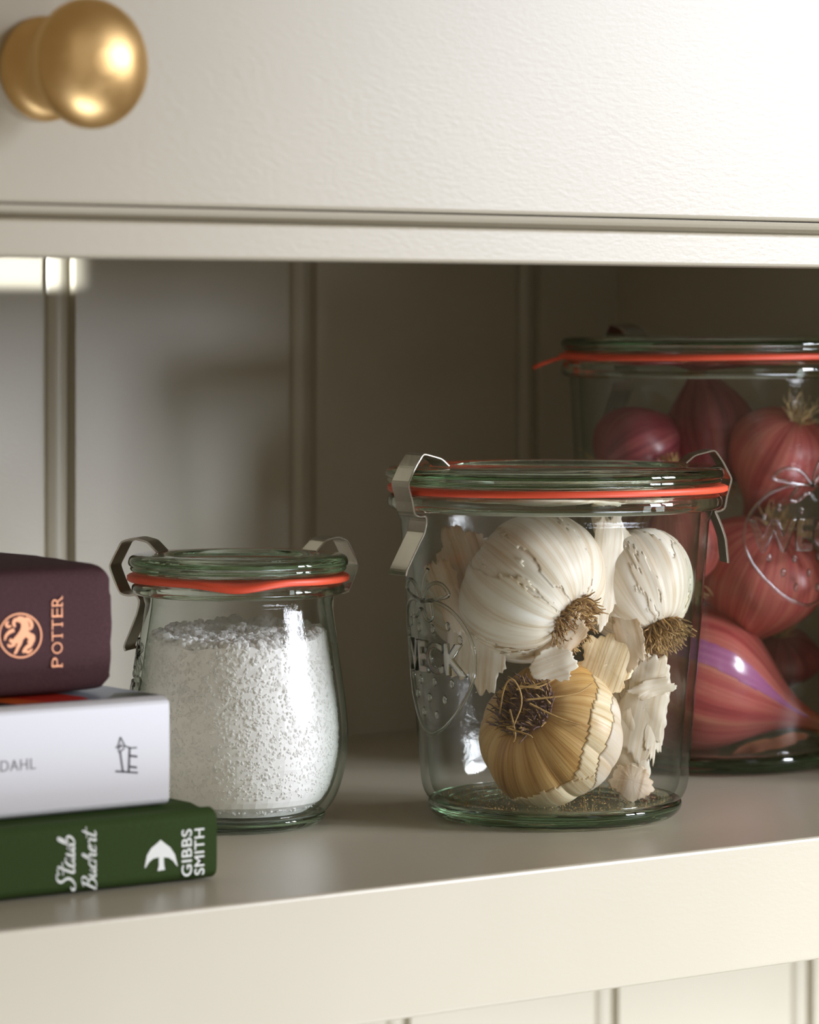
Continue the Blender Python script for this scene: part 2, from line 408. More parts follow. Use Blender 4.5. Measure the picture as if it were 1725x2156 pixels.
panel('lower_back_panel', YL, -0.70, -0.036, GL, XL, 1.35)
# rail, bead moulding, drawer
zr0 = 0.1753; zr1 = 0.1842
b = MB(); b.box(XL, 1.35, YF, YF+0.020, zr0, zr1+0.001); cpart(b, 'face_rail', M_PAINT, 0.0009)
b = MB(); b.box(XL, XR+0.02, YF+0.02, YB+0.012, 0.215, 0.225); cpart(b, 'inner_top', M_PAINT, 0)
b = MB(); b.box(XL, 1.35, YF+0.006, YF+0.022, zr1+0.0005, 0.235); cpart(b, 'drawer_runner_board', M_PAINT, 0)
pr = [(0.022, zr1+0.0004), (0.0075, zr1+0.0004), (0.0058, zr1+0.0008), (0.0040, zr1+0.0016), (0.0026, zr1+0.0026), (0.0016, zr1+0.0036), (0.0011, zr1+0.0044), (0.0012, zr1+0.0047), (0.022, zr1+0.0047)]
v = []; f = []
for (y, z) in pr: v += [(XL, YF+y, z), (1.35, YF+y, z)]
n = len(pr)
for i in range(n): j = (i+1) % n; f.append((2*i, 2*i+1, 2*j+1, 2*j))
b = MB(); b.add(v, f); cpart(b, 'bead_moulding', M_PAINT, 0, smooth=False)
dz0 = zr1+0.0051
DO = Vector((0.45, YF+0.001, dz0))
b = MB(); b.box(XL, 1.35, YF+0.001, YF+0.020, dz0, 0.48)
drawer = cpart(b, 'drawer', M_PAINT, 0.0012, off=DO)
kc = onY(93, 145, YF+0.001)
b = MB()
kp = [(0, -0.001), (13.6, -0.001), (13.9, 0.8), (13.6, 2.2), (12.6, 3.2), (10.5, 4.6), (8.4, 7.5), (7.6, 11), (8.0, 14.5), (10.2, 17.6), (13.6, 19.6), (15.9, 21.2), (16.8, 22.8), (16.9, 24.2), (16.1, 26.0), (13.6, 28.0), (10.6, 29.4), (7.2, 30.4), (3.6, 31.0), (0, 31.15)]
kp = [kp[0]]+chaikin(kp[1:-1], 2)+[kp[-1]]
Mk = Matrix.Rotation(PI/2, 4, 'X')      # +z -> -y
b.lathe([(r*0.001, z*0.001) for r, z in kp], 96, closed=False, M=Mk)
kn = b.build('knob', M_BRASS, drawer); kn.location = kc-DO; kn['label'] = 'round brushed brass knob'

# ------------------------------------------------------------------ jars
def shell(mb, prof_out, prof_in, n, m):
    mb.lathe(list(prof_out)+list(reversed(prof_in)), n, m, closed=True)
def mmp(p): return [(a*0.001, c*0.001) for a, c in p]
def emblem(jar, azc, zc, sc, rad_at, sy=None, tk=1.0, name='embossed_emblem', parent=None):
    """pressed relief: strawberry outline, leaf crown, seeds and the word, wrapped round the wall.
       azc = camera-frame azimuth (deg, + to the right of the view direction towards the lens)"""
    mb = MB(); sy = sy or sc
    def wrap(x, y, d=0.0):
        z = zc+y*sy; r = rad_at(z)+d; th = math.radians(azc)+x*sc/rad_at(z)
        p = (R3*math.sin(th)-A3*math.cos(th))*r; return Vector((p.x, p.y, z))
    o1 = [(0, 19), (7, 20), (15, 17.5), (21, 11), (24, 2), (22.5, -8), (17, -17), (9, -25), (3, -28), (0, -28.6), (-3, -28), (-9, -25), (-17, -17), (-22.5, -8), (-24, 2), (-21, 11), (-15, 17.5), (-7, 20)]
    o1 = chaikin(o1, 2, True); o1.append(o1[0]); o1.append(o1[1])
    mb.tube([wrap(x, y, 0.0001) for x, y in o1], 0.0006, 8, caps=False)
    for lf in ([(0, 19), (-4, 25), (-11, 27), (-16, 22), (-9, 20.5), (0, 19)], [(0, 19), (4, 25), (11, 27), (16, 22), (9, 20.5), (0, 19)], [(0, 19), (1, 25), (3, 29), (5, 31)],
               [(-5, 19.5), (-9, 14), (-6, 12.5), (-1, 17.5), (2, 12), (6, 13), (5, 19.5)]):
        mb.tube([wrap(x, y, 0.0001) for x, y in chaikin(lf, 2)], 0.0006, 8)
    sd = [(-12, 11), (-4, 9.5), (5, 9.5), (13, 11), (-17, 7), (18, 6.5), (-15, -9), (-6, -9.5), (4, -9.5), (13, -9.5), (-10, -15), (0, -15.5), (9, -15.5), (-5, -21), (4, -21.5)]
    for (x, y) in sd:
        c = wrap(x, y, 0.0); up = (wrap(x, y+1)-c).normalized(); ri = (wrap(x+1, y)-c).normalized(); no = ri.cross(up)
        Mx = Matrix((ri, up, no)).transposed().to_4x4(); Mx.translation = c
        prof = [(0, -0.0006)]+[(0.00095*math.sin(t), -0.0007*math.cos(t)) for t in (0.6, 1.2, 1.57, 2.0, 2.6)]+[(0, 0.0007)]
        S = Matrix.Diagonal((1, 1.6, 1, 1))
        mb.lathe(prof, 12, closed=False, M=Mx @ S)
    cu = bpy.data.curves.new('t', 'FONT'); cu.body = 'WECK'; cu.size = 15.5; cu.align_x = 'CENTER'; cu.offset = 0.28; cu.space_character = 0.98
    cu.extrude = 0.35; cu.bevel_depth = 0.35; cu.bevel_resolution = 2; cu.resolution_u = 5
    to = bpy.data.objects.new('t', cu); COL.objects.link(to)
    dg = bpy.context.evaluated_depsgraph_get(); me = bpy.data.meshes.new_from_object(to.evaluated_get(dg))
    vs = [v.co.copy() for v in me.vertices]; fs = [tuple(p.vertices) for p in me.polygons]
    xs = [v.x for v in vs]; k = 40.0/(max(xs)-min(xs)); xm = (max(xs)+min(xs))/2
    mb.add([wrap((v.x-xm)*k*tk, v.y*0.98*tk-6.0, 0.0001+v.z*0.0010) for v in vs], fs)
    bpy.data.objects.remove(to); bpy.data.curves.remove(cu); bpy.data.meshes.remove(me)
    return mb.build(name, M_EMB, parent or jar, True)

def ring(name, jar, R0, R1, z0, z1, wob, tongue=None):
    """flat rubber gasket with a slightly wavy outer edge; wob(az) -> (dz_mm, dr_mm) ; az camera frame"""
    n = 220; v = []; f = []
    sec = [(0, 0), (0, 1), (0.92, 1), (1, 0.8), (1, 0.2), (0.92, 0)]
    for i in range(n):
        az = 2*PI*i/n; dz, dr = wob(((math.degrees(az)+180) % 360)-180)
        rr = R3*math.sin(az)-A3*math.cos(az)
        for (a, t) in sec:
            r = R0+(R1-R0+dr)*a; z = z0+(z1-z0)*t+dz*a
            p = rr*(r*0.001); v.append((p.x, p.y, z*0.001))
    k = len(sec)
    for i in range(n):
        for j in range(k):
            f.append((i*k+j, i*k+(j+1) % k, ((i+1) % n)*k+(j+1) % k, ((i+1) % n)*k+j))
    mb = MB(); mb.add(v, f)
    if tongue:
        az, ln, drop, wd = tongue; az = math.radians(az); rr = R3*math.sin(az)-A3*math.cos(az); tt = R3*math.cos(az)+A3*math.sin(az)
        v = []; f = []; N = 10
        for i in range(N+1):
            t = i/N; r = R1-3+ln*t; zz = (z0+z1)/2-drop*(t**1.3); ww = wd*(0.5 if i == N else 1)*0.5*(1.25-0.25*t)
            for (s_, h) in ((-1, -.7), (1, -.7), (1, .7), (-1, .7)):
                p = rr*(r*0.001)+tt*(s_*ww*0.001); v.append((p.x, p.y, (zz+h)*0.001))
        for i in range(N):
            for j in range(4): f.append((i*4+j, i*4+(j+1) % 4, i*4+4+(j+1) % 4, i*4+4+j))
        f += [(3, 2, 1, 0), (N*4, N*4+1, N*4+2, N*4+3)]
        mb.add(v, f)
    return mb.build(name, M_RUBBER, jar)
def clip(jar, az, prof, width=10.5, th=0.65, label=None):
    az = math.radians(az); rr = R3*math.sin(az)-A3*math.cos(az); tt = R3*math.cos(az)+A3*math.sin(az)
    pr = []
    n = len(prof)
    # round each bend a little
    for i, p in enumerate(prof):
        if 0 < i < n-1:
            a = prof[i-1]; c = prof[i+1]
            def tow(p, q, d):
                L = math.hypot(q[0]-p[0], q[1]-p[1]); d = min(d, L*0.4); return (p[0]+(q[0]-p[0])*d/L, p[1]+(q[1]-p[1])*d/L)
            A = tow(p, a, 0.9); B_ = tow(p, c, 0.9)
            pr += [A, ((A[0]+B_[0]+2*p[0])/4, (A[1]+B_[1]+2*p[1])/4), B_]
        else: pr.append(p)
    v = []; f = []; N = len(pr)
    for i, (r, z) in enumerate(pr):
        a = pr[max(i-1, 0)]; c = pr[min(i+1, N-1)]
        dx, dz = c[0]-a[0], c[1]-a[1]; L = math.hypot(dx, dz) or 1; nx, nz = -dz/L*th/2, dx/L*th/2
        for (sr, sz, s) in ((nx, nz, -1), (nx, nz, 1), (-nx, -nz, 1), (-nx, -nz, -1)):
            p = rr*((r+sr)*0.001)+tt*(s*width*0.0005); v.append((p.x, p.y, (z+sz)*0.001))
    for i in range(N-1):
        for j in range(4): f.append((i*4+j, i*4+(j+1) % 4, i*4+4+(j+1) % 4, i*4+4+j))
    f += [(3, 2, 1, 0), ((N-1)*4, (N-1)*4+1, (N-1)*4+2, (N-1)*4+3)]
    mb = MB(); mb.add(v, f); o = mb.build('spring_clip', M_STEEL, jar, smooth=False); bevel(o, 0.00012, 1)
    return o

# ---- middle jar (garlic)
GJ = W(1168, 1718, 1.123); GJ.z = 0.0003
gj = thing('glass_jar', GJ, 'glass preserving jar full of garlic bulbs, closed with two steel clips and orange rubber ring', 'jar', 'glass preserving jars on the shelf')
def gr_out(z):   # z metres -> outer wall radius
    return interp([(0, 0.0385), (0.004, 0.0415), (0.012, 0.0430), (0.097, 0.0497), (0.2, 0.052)], z)
out = [(38.6, 5), (40.8, 6.2), (42.3, 9), (43.1, 13), (46.5, 56), (49.4, 93), (49.6, 95), (50.4, 96.2), (50.6, 99.2)]
inn = [(36.6, 6.5), (38.6, 7.8), (39.7, 10), (40.4, 14), (43.8, 56), (46.6, 93), (46.9, 99.2)]
mb = MB()
shell(mb, mmp(chaikin(out, 1)), mmp(chaikin(inn, 1)), 160, 0)
rim = [(47.2, 98.9), (50.4, 98.3), (52.6, 98.6), (53.6, 99.6), (53.8, 101), (53.6, 102.6), (52.6, 103.5), (49.5, 103.7), (47.4, 103.4), (46.8, 101.5)]
mb.lathe(mmp(chaikin(rim, 2, True)), 160, 1, closed=True)
base = [(0, 5.6), (30, 5.2), (36.5, 5.9), (39.5, 6.4), (41.0, 5.0), (40.4, 2.6), (38.4, 0.7), (36, 0.0), (33.5, 0.3), (31, 1.5), (0, 1.9)]
mb.lathe([(0, 0.0056)]+mmp(chaikin(base[1:-1], 2))+[(0, 0.0019)], 160, 1, closed=False)
gbody = mb.build('glass_body', [M_WALL, M_GLASS], gj)
def lidprof(R, zt, th, dip=2.6):
    p = [(0, zt-dip), (R-17, zt-dip), (R-13.5, zt-dip+0.3), (R-12, zt-0.6), (R-10.6, zt), (R-2.6, zt), (R-0.7, zt-0.7), (R, zt-2.2), (R-0.1, zt-3.4), (R-0.9, zt-3.9), (R-0.6, zt-4.4),
         (R-0.8, zt-th+0.9), (R-2.4, zt-th), (R-8.5, zt-th), (R-9.3, zt-th-1.6), (R-12, zt-th-2.2), (R-14.5, zt-th+0.2), (0, zt-th+0.5)]
    return [(0, p[0][1]*0.001)]+mmp(chaikin(p[1:-1], 1))+[(0, p[-1][1]*0.001)]
mb = MB(); mb.lathe(lidprof(54.4, 112.4, 6.2), 160, closed=False); lid = mb.build('lid', M_GLASS, gj)
ring('rubber_ring', gj, 46.5, 55.2, 104.0, 106.1, lambda a: (0.25*math.sin(math.radians(a*2+20))+0.15, 0.9*math.sin(math.radians(a-10))-0.6), None)
CP = [(42.2, 112.9), (45.0, 115.3), (51.6, 117.0), (54.4, 113.0), (57.2, 107.6), (55.6, 102.0), (54.9, 98.0), (52.6, 97.2), (50.9, 97.8), (50.4, 95.8), (51.2, 92.2), (53.2, 88.8), (57.6, 80.8), (58.0, 79.0)]
clip(gj, -60, CP)
CPr = CP[:8]+[(51.6, 97.6), (52.6, 95.5), (54.0, 92.2), (55.2, 88.5), (55.9, 82.0), (56.0, 80.6)]
clip(gj, 99, CPr)
emblem(gj, -63, 0.0535, 0.00098, gr_out, sy=0.00088, parent=gbody)

# ---- small tulip jar (salt)
SJ = W(502, 1735, 1.104); SJ.z = 0.0003
sj = thing('glass_jar', SJ, 'small round-bellied glass jar of white salt standing behind the books', 'jar', 'glass preserving jars on the shelf')
so_ = [(0, 24), (3, 27.2), (8, 30.6), (14, 32.9), (21, 34.4), (27, 34.8), (35, 34.4), (45, 33.0), (55, 31.6), (65, 30.1), (70, 29.3), (74, 29.4)]
def sr_out(z): return interp([(a*0.001, c*0.001) for a, c in so_], z)
so2 = chaikin([(26.2, 3.2), (28.6, 5.2), (30.9, 8.6), (32.9, 14), (34.4, 21), (34.8, 27), (34.4, 35), (33.0, 45), (31.6, 55), (30.1, 65), (29.3, 69.5), (29.9, 70.6), (30.2, 73.5)], 2)
si2 = chaikin([(24.2, 4.6), (26.6, 6.6), (28.9, 10), (30.9, 15), (32.3, 21.5), (32.7, 27), (32.3, 35), (30.9, 45), (29.5, 55), (27.9, 65), (27.2, 70), (27.3, 73.5)], 2)
mb = MB(); shell(mb, mmp(so2), mmp(si2), 140, 0)
rim = [(27.6, 73.0), (30.5, 72.3), (32.6, 72.6), (33.6, 73.6), (33.6, 75.2), (32.8, 76.2), (30, 76.5), (27.8, 76.2), (27.2, 74.6)]
mb.lathe(mmp(chaikin(rim, 2, True)), 140, 1, closed=True)
mb.lathe([(0, 0.0038)]+mmp(chaikin([(20, 3.4), (24.5, 4.0), (27.4, 4.2), (27.6, 2.6), (26.0, 0.9), (24, 0.0), (22, 0.3), (20, 1.4)], 2))+[(0, 0.0016)], 140, 1, closed=False)
sbody = mb.build('glass_body', [M_WALL, M_GLASS], sj)
mb = MB(); mb.lathe(lidprof(34.8, 85.2, 6.0), 140, closed=False); mb.build('lid', M_GLASS, sj)
def wobs(a):
    d = -1.9*math.exp(-((a-2)/17.0)**2)+0.25*math.exp(-((a-30)/12.0)**2); return (d, 0.5*math.exp(-((a-5)/20.0)**2)+0.4*math.exp(-((a-80)/25)**2)+0.4*math.exp(-((a+85)/25)**2))
ring('rubber_ring', sj, 28.0, 34.7, 76.7, 78.8, wobs)
CS = [(25.5, 85.2), (29.0, 88.6), (33.6, 89.6), (37.8, 88.4), (41.9, 80.6), (40.2, 76.2), (38.2, 72.0), (35.6, 71.4), (32.6, 71.8), (31.6, 69.6), (32.4, 66.0), (34.4, 61.0), (37.0, 55.0), (36.4, 53.8)]
clip(sj, -107, CS, 9.5)
clip(sj, 120, [(a, c) if i > 8 else (a-0.9 if i > 2 else a, c) for i, (a, c) in enumerate(CS[:10])]+[(31.4, 66), (32.4, 60), (33.0, 56)], 9.5)
emblem(sj, -90, 0.043, 0.00050, sr_out, parent=sbody)

# salt
rs = random.Random(3)
mb = MB()
def sr_in(z): return interp([(z_*0.001, r*0.001) for r, z_ in si2], z)-0.0009
sat = Vector((SJ.x, SJ.y, 0.0003))
def top(x, y):
    lr = x*CU+y*(-SU); aw = x*SU+y*CU
    return 0.0592+0.015*lr+0.06*aw+0.0022*noise.noise(Vector((x*120, y*120, 3)))
N = 90; prof = []
zs = [0.0046+0.058*i/34 for i in range(35)]
v = []; f = []
for k, z in enumerate(zs):
    for i in range(N):
        t = 2*PI*i/N; c, s_ = math.cos(t), math.sin(t)
        r = sr_in(z)-0.0005*(0.5+0.5*noise.noise(Vector((c*14, s_*14, z*420))))
        if z < 0.008: r -= 0.0014
        zz = min(z, top(r*c, r*s_)); v.append(Vector((r*c, r*s_, zz)))
for k in range(len(zs)-1):
    for i in range(N):
        j = (i+1) % N; f.append((k*N+i, k*N+j, k*N+N+j, k*N+N+i))
M_ = 14
for q in range(1, M_):
    rr_ = 1-q/M_
    for i in range(N):
        t = 2*PI*i/N; r = sr_in(0.062)*rr_; x, y = r*math.cos(t), r*math.sin(t)
        v.append(Vector((x, y, top(x, y)+0.0012*noise.noise(Vector((x*500, y*500, 1))))))
o_ = (len(zs)-1)*N
for q in range(M_-1):
    for i in range(N):
        j = (i+1) % N; f.append((o_+q*N+i, o_+q*N+j, o_+(q+1)*N+j, o_+(q+1)*N+i))
f.append(tuple(o_+(M_-1)*N+i for i in range(N))); f.append(tuple(reversed(range(N))))
mb.add(v, f, 1)
_b = bmesh.new(); bmesh.ops.create_icosphere(_b, subdivisions=1, radius=1.25); ICO = [tuple(v_.co) for v_ in _b.verts]; ICF = [tuple(x_.index for x_ in f_.verts) for f_ in _b.faces]; _b.free()
def crystal(p, s, mbx, R=rs):
    A = Euler((R.random()*6, R.random()*6, R.random()*6)).to_matrix()
    d = [Vector(q)*R.uniform(0.72, 1.0) for q in ICO]; st_ = (R.uniform(0.7, 1.2), R.uniform(0.7, 1.1), R.uniform(0.6, 1.0))
    mbx.add([p+A @ (Vector((q.x*st_[0], q.y*st_[1], q.z*st_[2]))*s) for q in d], ICF)
for _ in range(9000):      # grains against the glass
    t = rs.random()*2*PI; z = 0.006+rs.random()**0.9*0.055; s = rs.uniform(0.0004, 0.0010)*(0.7+0.9*(z/0.06))
    r = sr_in(z)-s*0.9; x, y = r*math.cos(t), r*math.sin(t)
    if z > top(x, y)+0.0004: continue
    if z < 0.011: r -= 0.001; x, y = r*math.cos(t), r*math.sin(t)
    crystal(Vector((x, y, z)), s, mb)
for _ in range(2600):      # grains heaped on top
    t = rs.random()*2*PI; s = rs.uniform(0.0008, 0.0017); r = (sr_in(0.06)-s)*math.sqrt(rs.random()); x, y = r*math.cos(t), r*math.sin(t)
    crystal(Vector((x, y, top(x, y)+rs.uniform(-0.0006, 0.0012))), s, mb)
salt = mb.build('coarse_salt', [M_SALT, M_SALTC], None, smooth=False); salt.location = sat
tag(salt, 'heap of coarse white salt crystals filling the small glass jar', 'salt', kind='stuff')

# ---- rear tall jar (shallots)
RJ = W(1508, 1606, 1.261); RJ.z = 0.0003
rj = thing('glass_jar', RJ, 'tall glass preserving jar of pink shallots at the back right, cut by the frame', 'jar', 'glass preserving jars on the shelf')
def rr_out(z): return interp([(0, 0.0430), (0.010, 0.0462), (0.138, 0.0528)], z)
out = [(42.5, 6), (44.8, 7.2), (46.2, 10), (46.8, 15), (49.6, 75), (52.2, 133), (52.8, 136.5), (53.0, 141)]
inn = [(40, 7.6), (42.2, 9), (43.2, 11.5), (43.8, 16), (46.7, 75), (49.2, 133), (49.4, 141)]
mb = MB(); shell(mb, mmp(chaikin(out, 1)), mmp(chaikin(inn, 1)), 160, 0)
rim = [(49.8, 139.6), (53.0, 138.6), (54.9, 139.0), (55.8, 140.4), (55.9, 142.2), (55.2, 144.0), (54, 144.7), (51.5, 144.9), (49.8, 144.4), (49.4, 142)]
mb.lathe(mmp(chaikin(rim, 2, True)), 160, 1, closed=True)
base = [(34, 6.0), (40, 6.8), (43.6, 7.4), (45.0, 5.4), (44.2, 2.6), (42.2, 0.6), (40, 0.0), (37.5, 0.3), (35, 1.5)]
mb.lathe([(0, 0.0062)]+mmp(chaikin(base, 2))+[(0, 0.0019)], 160, 1, closed=False)
rbody = mb.build('glass_body', [M_WALL, M_GLASS], rj)
mb = MB(); mb.lathe(lidprof(56.0, 153.2, 5.8), 160, closed=False); mb.build('lid', M_GLASS, rj)
ring('rubber_ring', rj, 49.2, 56.0, 145.1, 147.2, lambda a: (0.3*math.sin(math.radians(a*2)), 0.6), tongue=(-92, 13, 4.2, 9))
CR = [(a+1.4 if a > 50 else a+1.4, c+40.8) for a, c in CP]
clip(rj, -143, CR)
emblem(rj, 36, 0.0845, 0.00111, rr_out, sy=0.00088, tk=1.12, parent=rbody)

# ------------------------------------------------------------------ bulbs
def orient(d):     # rotation taking local -z (root end) to direction d
    return Vector(d).normalized().to_track_quat('-Z', 'Y').to_matrix().to_4x4()
def revolve(prof, n, lobes=0, amp=0.0, rough=0.0, seed=0, keep=None, scale=1.0, bend=None, T=1):
    """root-to-tip surface of revolution with lobes; prof = [(r, z)] dense ; returns verts, faces, attr"""
    v = []; f = []; a = []; K = len(prof)
    for k, (r, z) in enumerate(prof):
        t = k/(K-1)
        for i in range(n):
            th = 2*PI*i/n; c, s = math.cos(th), math.sin(th)
            lob = 0.0
            if lobes:
                x = abs(math.cos(lobes*th/2+seed)); lob = amp*(math.sqrt(x+0.02)-0.7)*math.sin(PI*min(1, t*1.15))**0.7
            nz = rough*noise.noise(Vector((c*1.6+seed*3.1, s*1.6, t*3)))
            rr = r*scale*(1+lob+nz)
            p = Vector((rr*c, rr*s, z*scale))
            if bend: p += Vector((bend[0], bend[1], 0))*(max(0, t-0.55)**2)
            v.append(p); a.append((c, s, t))
    for k in range(K-1):
        for i in range(n):
            j = (i+1) % n
            q = (k*n+i, k*n+j, (k+1)*n+j, (k+1)*n+i)
            if keep is None or keep(2*PI*(i+0.5)/n, (k+0.5)/(K-1)): f.append(q)
    if keep is None:
        v.append(Vector((0, 0, prof[0][1]*scale))); a.append((1, 0, 0)); c0 = len(v)-1
        for i in range(n): f.append((c0, (i+1) % n, i))
        v.append(Vector((bend[0]*0.2, bend[1]*0.2, prof[-1][1]*scale)) if bend else Vector((0, 0, prof[-1][1]*scale))); a.append((1, 0, 1)); c1 = len(v)-1
        for i in range(n): f.append((c1, (K-1)*n+i, (K-1)*n+(i+1) % n))
    return v, f, a
def dense(ctrl, it=4):
    return chaikin(ctrl, it)
def tuft(nm, parent, org, rad, nstr, lmin, lmax, mat, spread=0.5, seed=1, curl=0.3, thick=0.00035, mat2=None):
    """bundle of dry rootlets growing from a basal plate, along local -z from org"""
    R = random.Random(seed); mb = MB()
    mb.lathe([(0, 0.0012)]+[(rad*x, z) for x, z in ((0.95, 0.0012), (1.0, 0), (0.85, -0.0012), (0.5, -0.0020))]+[(0, -0.0024)], 20, closed=False, M=Matrix.Translation(org))
    for i in range(nstr):
        a = R.random()*2*PI; r = rad*math.sqrt(R.random()); p = Vector(org)+Vector((r*math.cos(a), r*math.sin(a), 0.0005))
        d = Vector((math.cos(a)*spread*r/rad+R.uniform(-.3, .3), math.sin(a)*spread*r/rad+R.uniform(-.3, .3), -1)).normalized()
        L = R.uniform(lmin, lmax); pts = []; k = 5
        for q in range(k+1):
            pts.append(p.copy()); p = p+d*(L/k); d = (d+Vector((R.uniform(-1, 1), R.uniform(-1, 1), R.uniform(-.6, .6)))*curl).normalized()
        mb.tube(pts, [thick*(1-0.6*q/k) for q in range(k+1)], 5, m=(1 if mat2 and R.random() < 0.35 else 0))
    return mb.build(nm, [mat, mat2] if mat2 else mat, parent)

GARL = [(3.6, -17.2), (6.4, -17.6), (9.5, -17.9), (14, -16.6), (19.5, -11.5), (22.8, -4.0), (23.0, 3.5), (19.5, 10.5), (13.0, 16.0), (7.0, 20.0), (4.2, 24.0), (3.6, 29.0), (3.9, 33.0)]
def garlic(center, R, rootdir, label, mat=M_GARLIC, lobes=9, seed=0, neck=1.0, skins=2, rot=0.0, roots=True, skinkeep=None, paper=M_PAPER, dark=False, rootrad=0.0062, squash=1.0, nroots=190, rootlen=(0.003, 0.0065), lobe=0.045):
    t = thing('garlic_bulb', center, label, 'garlic', 'garlic bulbs in the glass jar')
    M = orient(rootdir) @ Matrix.Rotation(rot, 4, 'Z')
    t.matrix_world = Matrix.Translation(center) @ M
    s = R/23.0
    prof = [(r*s*0.001, (z if z < 12 else 12+(z-12)*neck)*s*0.001*squash) for r, z in GARL]
    prof = dense(prof, 3)
    v, f, a = revolve(prof, 160, lobes, lobe, 0.06, seed)
    mesh('bulb_skin', v, f, mat, t, attr=a)
    for k in range(skins):
        def kp(th, tt, k=k):
            if skinkeep: return skinkeep(th, tt, k)
            q = noise.noise(Vector((math.cos(th)*1.1+k*7+seed, math.sin(th)*1.1, tt*1.6)))
            e = 0.16*noise.noise(Vector((math.cos(th)*9+k, math.sin(th)*9, tt*14+seed)))
            e += 0.07*noise.noise(Vector((math.cos(th)*30+k, math.sin(th)*30, tt*40+seed)))
            return q+e > (0.02+0.12*k) and tt < 0.86
        v, f, a = revolve(prof, 300, lobes, lobe*0.9, 0.06, seed, keep=kp, scale=1.010+0.012*k)
        if f:
            used = sorted({i for q in f for i in q}); mp = {u: i for i, u in enumerate(used)}
            vv = []
            for u in used:
                p = v[u]; c, s_, tt = a[u]
                vv.append(p*(1+0.010*noise.noise(Vector((c*5+k, s_*5, tt*6+seed)))))
            o = mesh('papery_skin', vv, [tuple(mp[i] for i in q) for q in f], paper, t, attr=[a[u] for u in used])
            sm = o.modifiers.new('thickness', 'SOLIDIFY'); sm.thickness = 0.00012
    if roots:
        tuft('root_tuft', t, (0, 0, prof[0][1]-0.0002), rootrad*s, nroots, rootlen[0], rootlen[1], M_ROOTD if dark else M_ROOT, 0.45, seed+5, 0.32, 0.00042, M_STRAW)
    return t
def gpos(px, py, away):      # inside the garlic jar: a point seen at a pixel, 'away' mm behind the jar's axis
    return W(px, py, 1.123+away*0.001)
def cdir(r, u, tw): return R3*r+U3*u-A3*tw       # direction: right, up, towards the lens

g1 = garlic(gpos(1118, 1236, -18), 24.5, cdir(.66, -.50, .56), 'large white garlic bulb at the top centre of its jar, brown root tuft facing right', seed=1, neck=0.45, rot=0.4, squash=1.0, rootrad=0.0078, nroots=340, rootlen=(0.003, 0.007), lobe=0.03)
g2 = garlic(gpos(1334, 1225, 4), 19.0, cdir(.42, -.84, .40), 'white garlic bulb pressed against the right side of its jar, stubby root cap pointing down', seed=4, neck=0.4, rot=1.0, squash=1.18, rootrad=0.0080, nroots=320, rootlen=(0.006, 0.0105), lobe=0.03)
g3 = garlic(gpos(1163, 1546, -13), 23.6, cdir(-.50, .52, .66), 'golden brown garlic bulb lying at the bottom of its jar, dark dried roots up', mat=M_GOLD, seed=9, neck=0.35, skins=0, rot=0.2, dark=True, rootrad=0.0088, squash=0.92, nroots=330, rootlen=(0.003, 0.008), lobe=0.05)
g4 = garlic(gpos(1014, 1255, 15), 18.5, cdir(-.6, .5, -.6), 'pale garlic bulb at the left behind the large top bulb', seed=13, neck=0.3, rot=2.0, roots=False)
g5 = garlic(gpos(1312, 1448, 12), 15.0, cdir(-.15, .95, -.25), 'small pale garlic bulb at the jar right side with papery stalk hanging down', mat=M_GARLIC, seed=17, neck=1.85, rot=0.0, roots=False, squash=1.0)

# outer white coats and fibres on the golden bulb
def coat(parent, R, squash, sel, seed, scale, mat, neck=0.35):
    s = R/23.0
    prof = dense([(r*s*0.001, (z if z < 12 else 12+(z-12)*neck)*s*0.001*squash) for r, z in GARL], 3)
    inv = parent.matrix_world.to_3x3().inverted()
    K = len(prof)
    def kp(th, tt):
        k = tt*(K-1); i = int(k); r, z = prof[min(i, K-1)]
        d = parent.matrix_world.to_3x3() @ Vector((r*math.cos(th), r*math.sin(th), z))
        cr = d.dot(R3)*1000; cu_ = d.z*1000; ct = -d.dot(A3)*1000
        e = 2.4*noise.noise(Vector((cr*0.12+seed, cu_*0.12, ct*0.12)))+0.35*noise.noise(Vector((cr*0.6+seed, cu_*0.6, ct*0.6)))
        return sel(cr, cu_, ct, e)
    v, f, a = revolve(prof, 420, 9, 0.05, 0.06, seed, keep=kp, scale=scale)
    if not f: return
    used = sorted({i for q in f for i in q}); mp = {u: i for i, u in enumerate(used)}
    o = mesh('papery_skin', [v[u] for u in used], [tuple(mp[i] for i in q) for q in f], mat, parent, attr=[a[u] for u in used])
    sm = o.modifiers.new('thickness', 'SOLIDIFY'); sm.thickness = 0.0003
    o['label'] = 'torn white outer skin'
M_CREAM = streaky('honey_cream_garlic_paper', [(0.3, (0.66, 0.46, 0.22)), (0.5, (0.82, 0.68, 0.44)), (0.75, (0.88, 0.78, 0.58))], sscale=(5, 5, 1.3), rough=0.42, sss=0.05, fine=(22, 1.3, (0.75, 0.62, 0.45)))
bpy.context.view_layer.update()
coat(g3, 23.6, 0.92, lambda r, u, t, e: (r-0.25*u+e > 9.0) , 9, 1.008, M_CREAM)
coat(g3, 23.6, 0.92, lambda r, u, t, e: (r*1.0-u*0.3+e > 15.5), 9, 1.02, M_PAPER)
coat(g3, 23.6, 0.92, lambda r, u, t, e: (r*0.35-u*1.0+0.5*e > 14.5), 9, 1.014, M_CREAM)

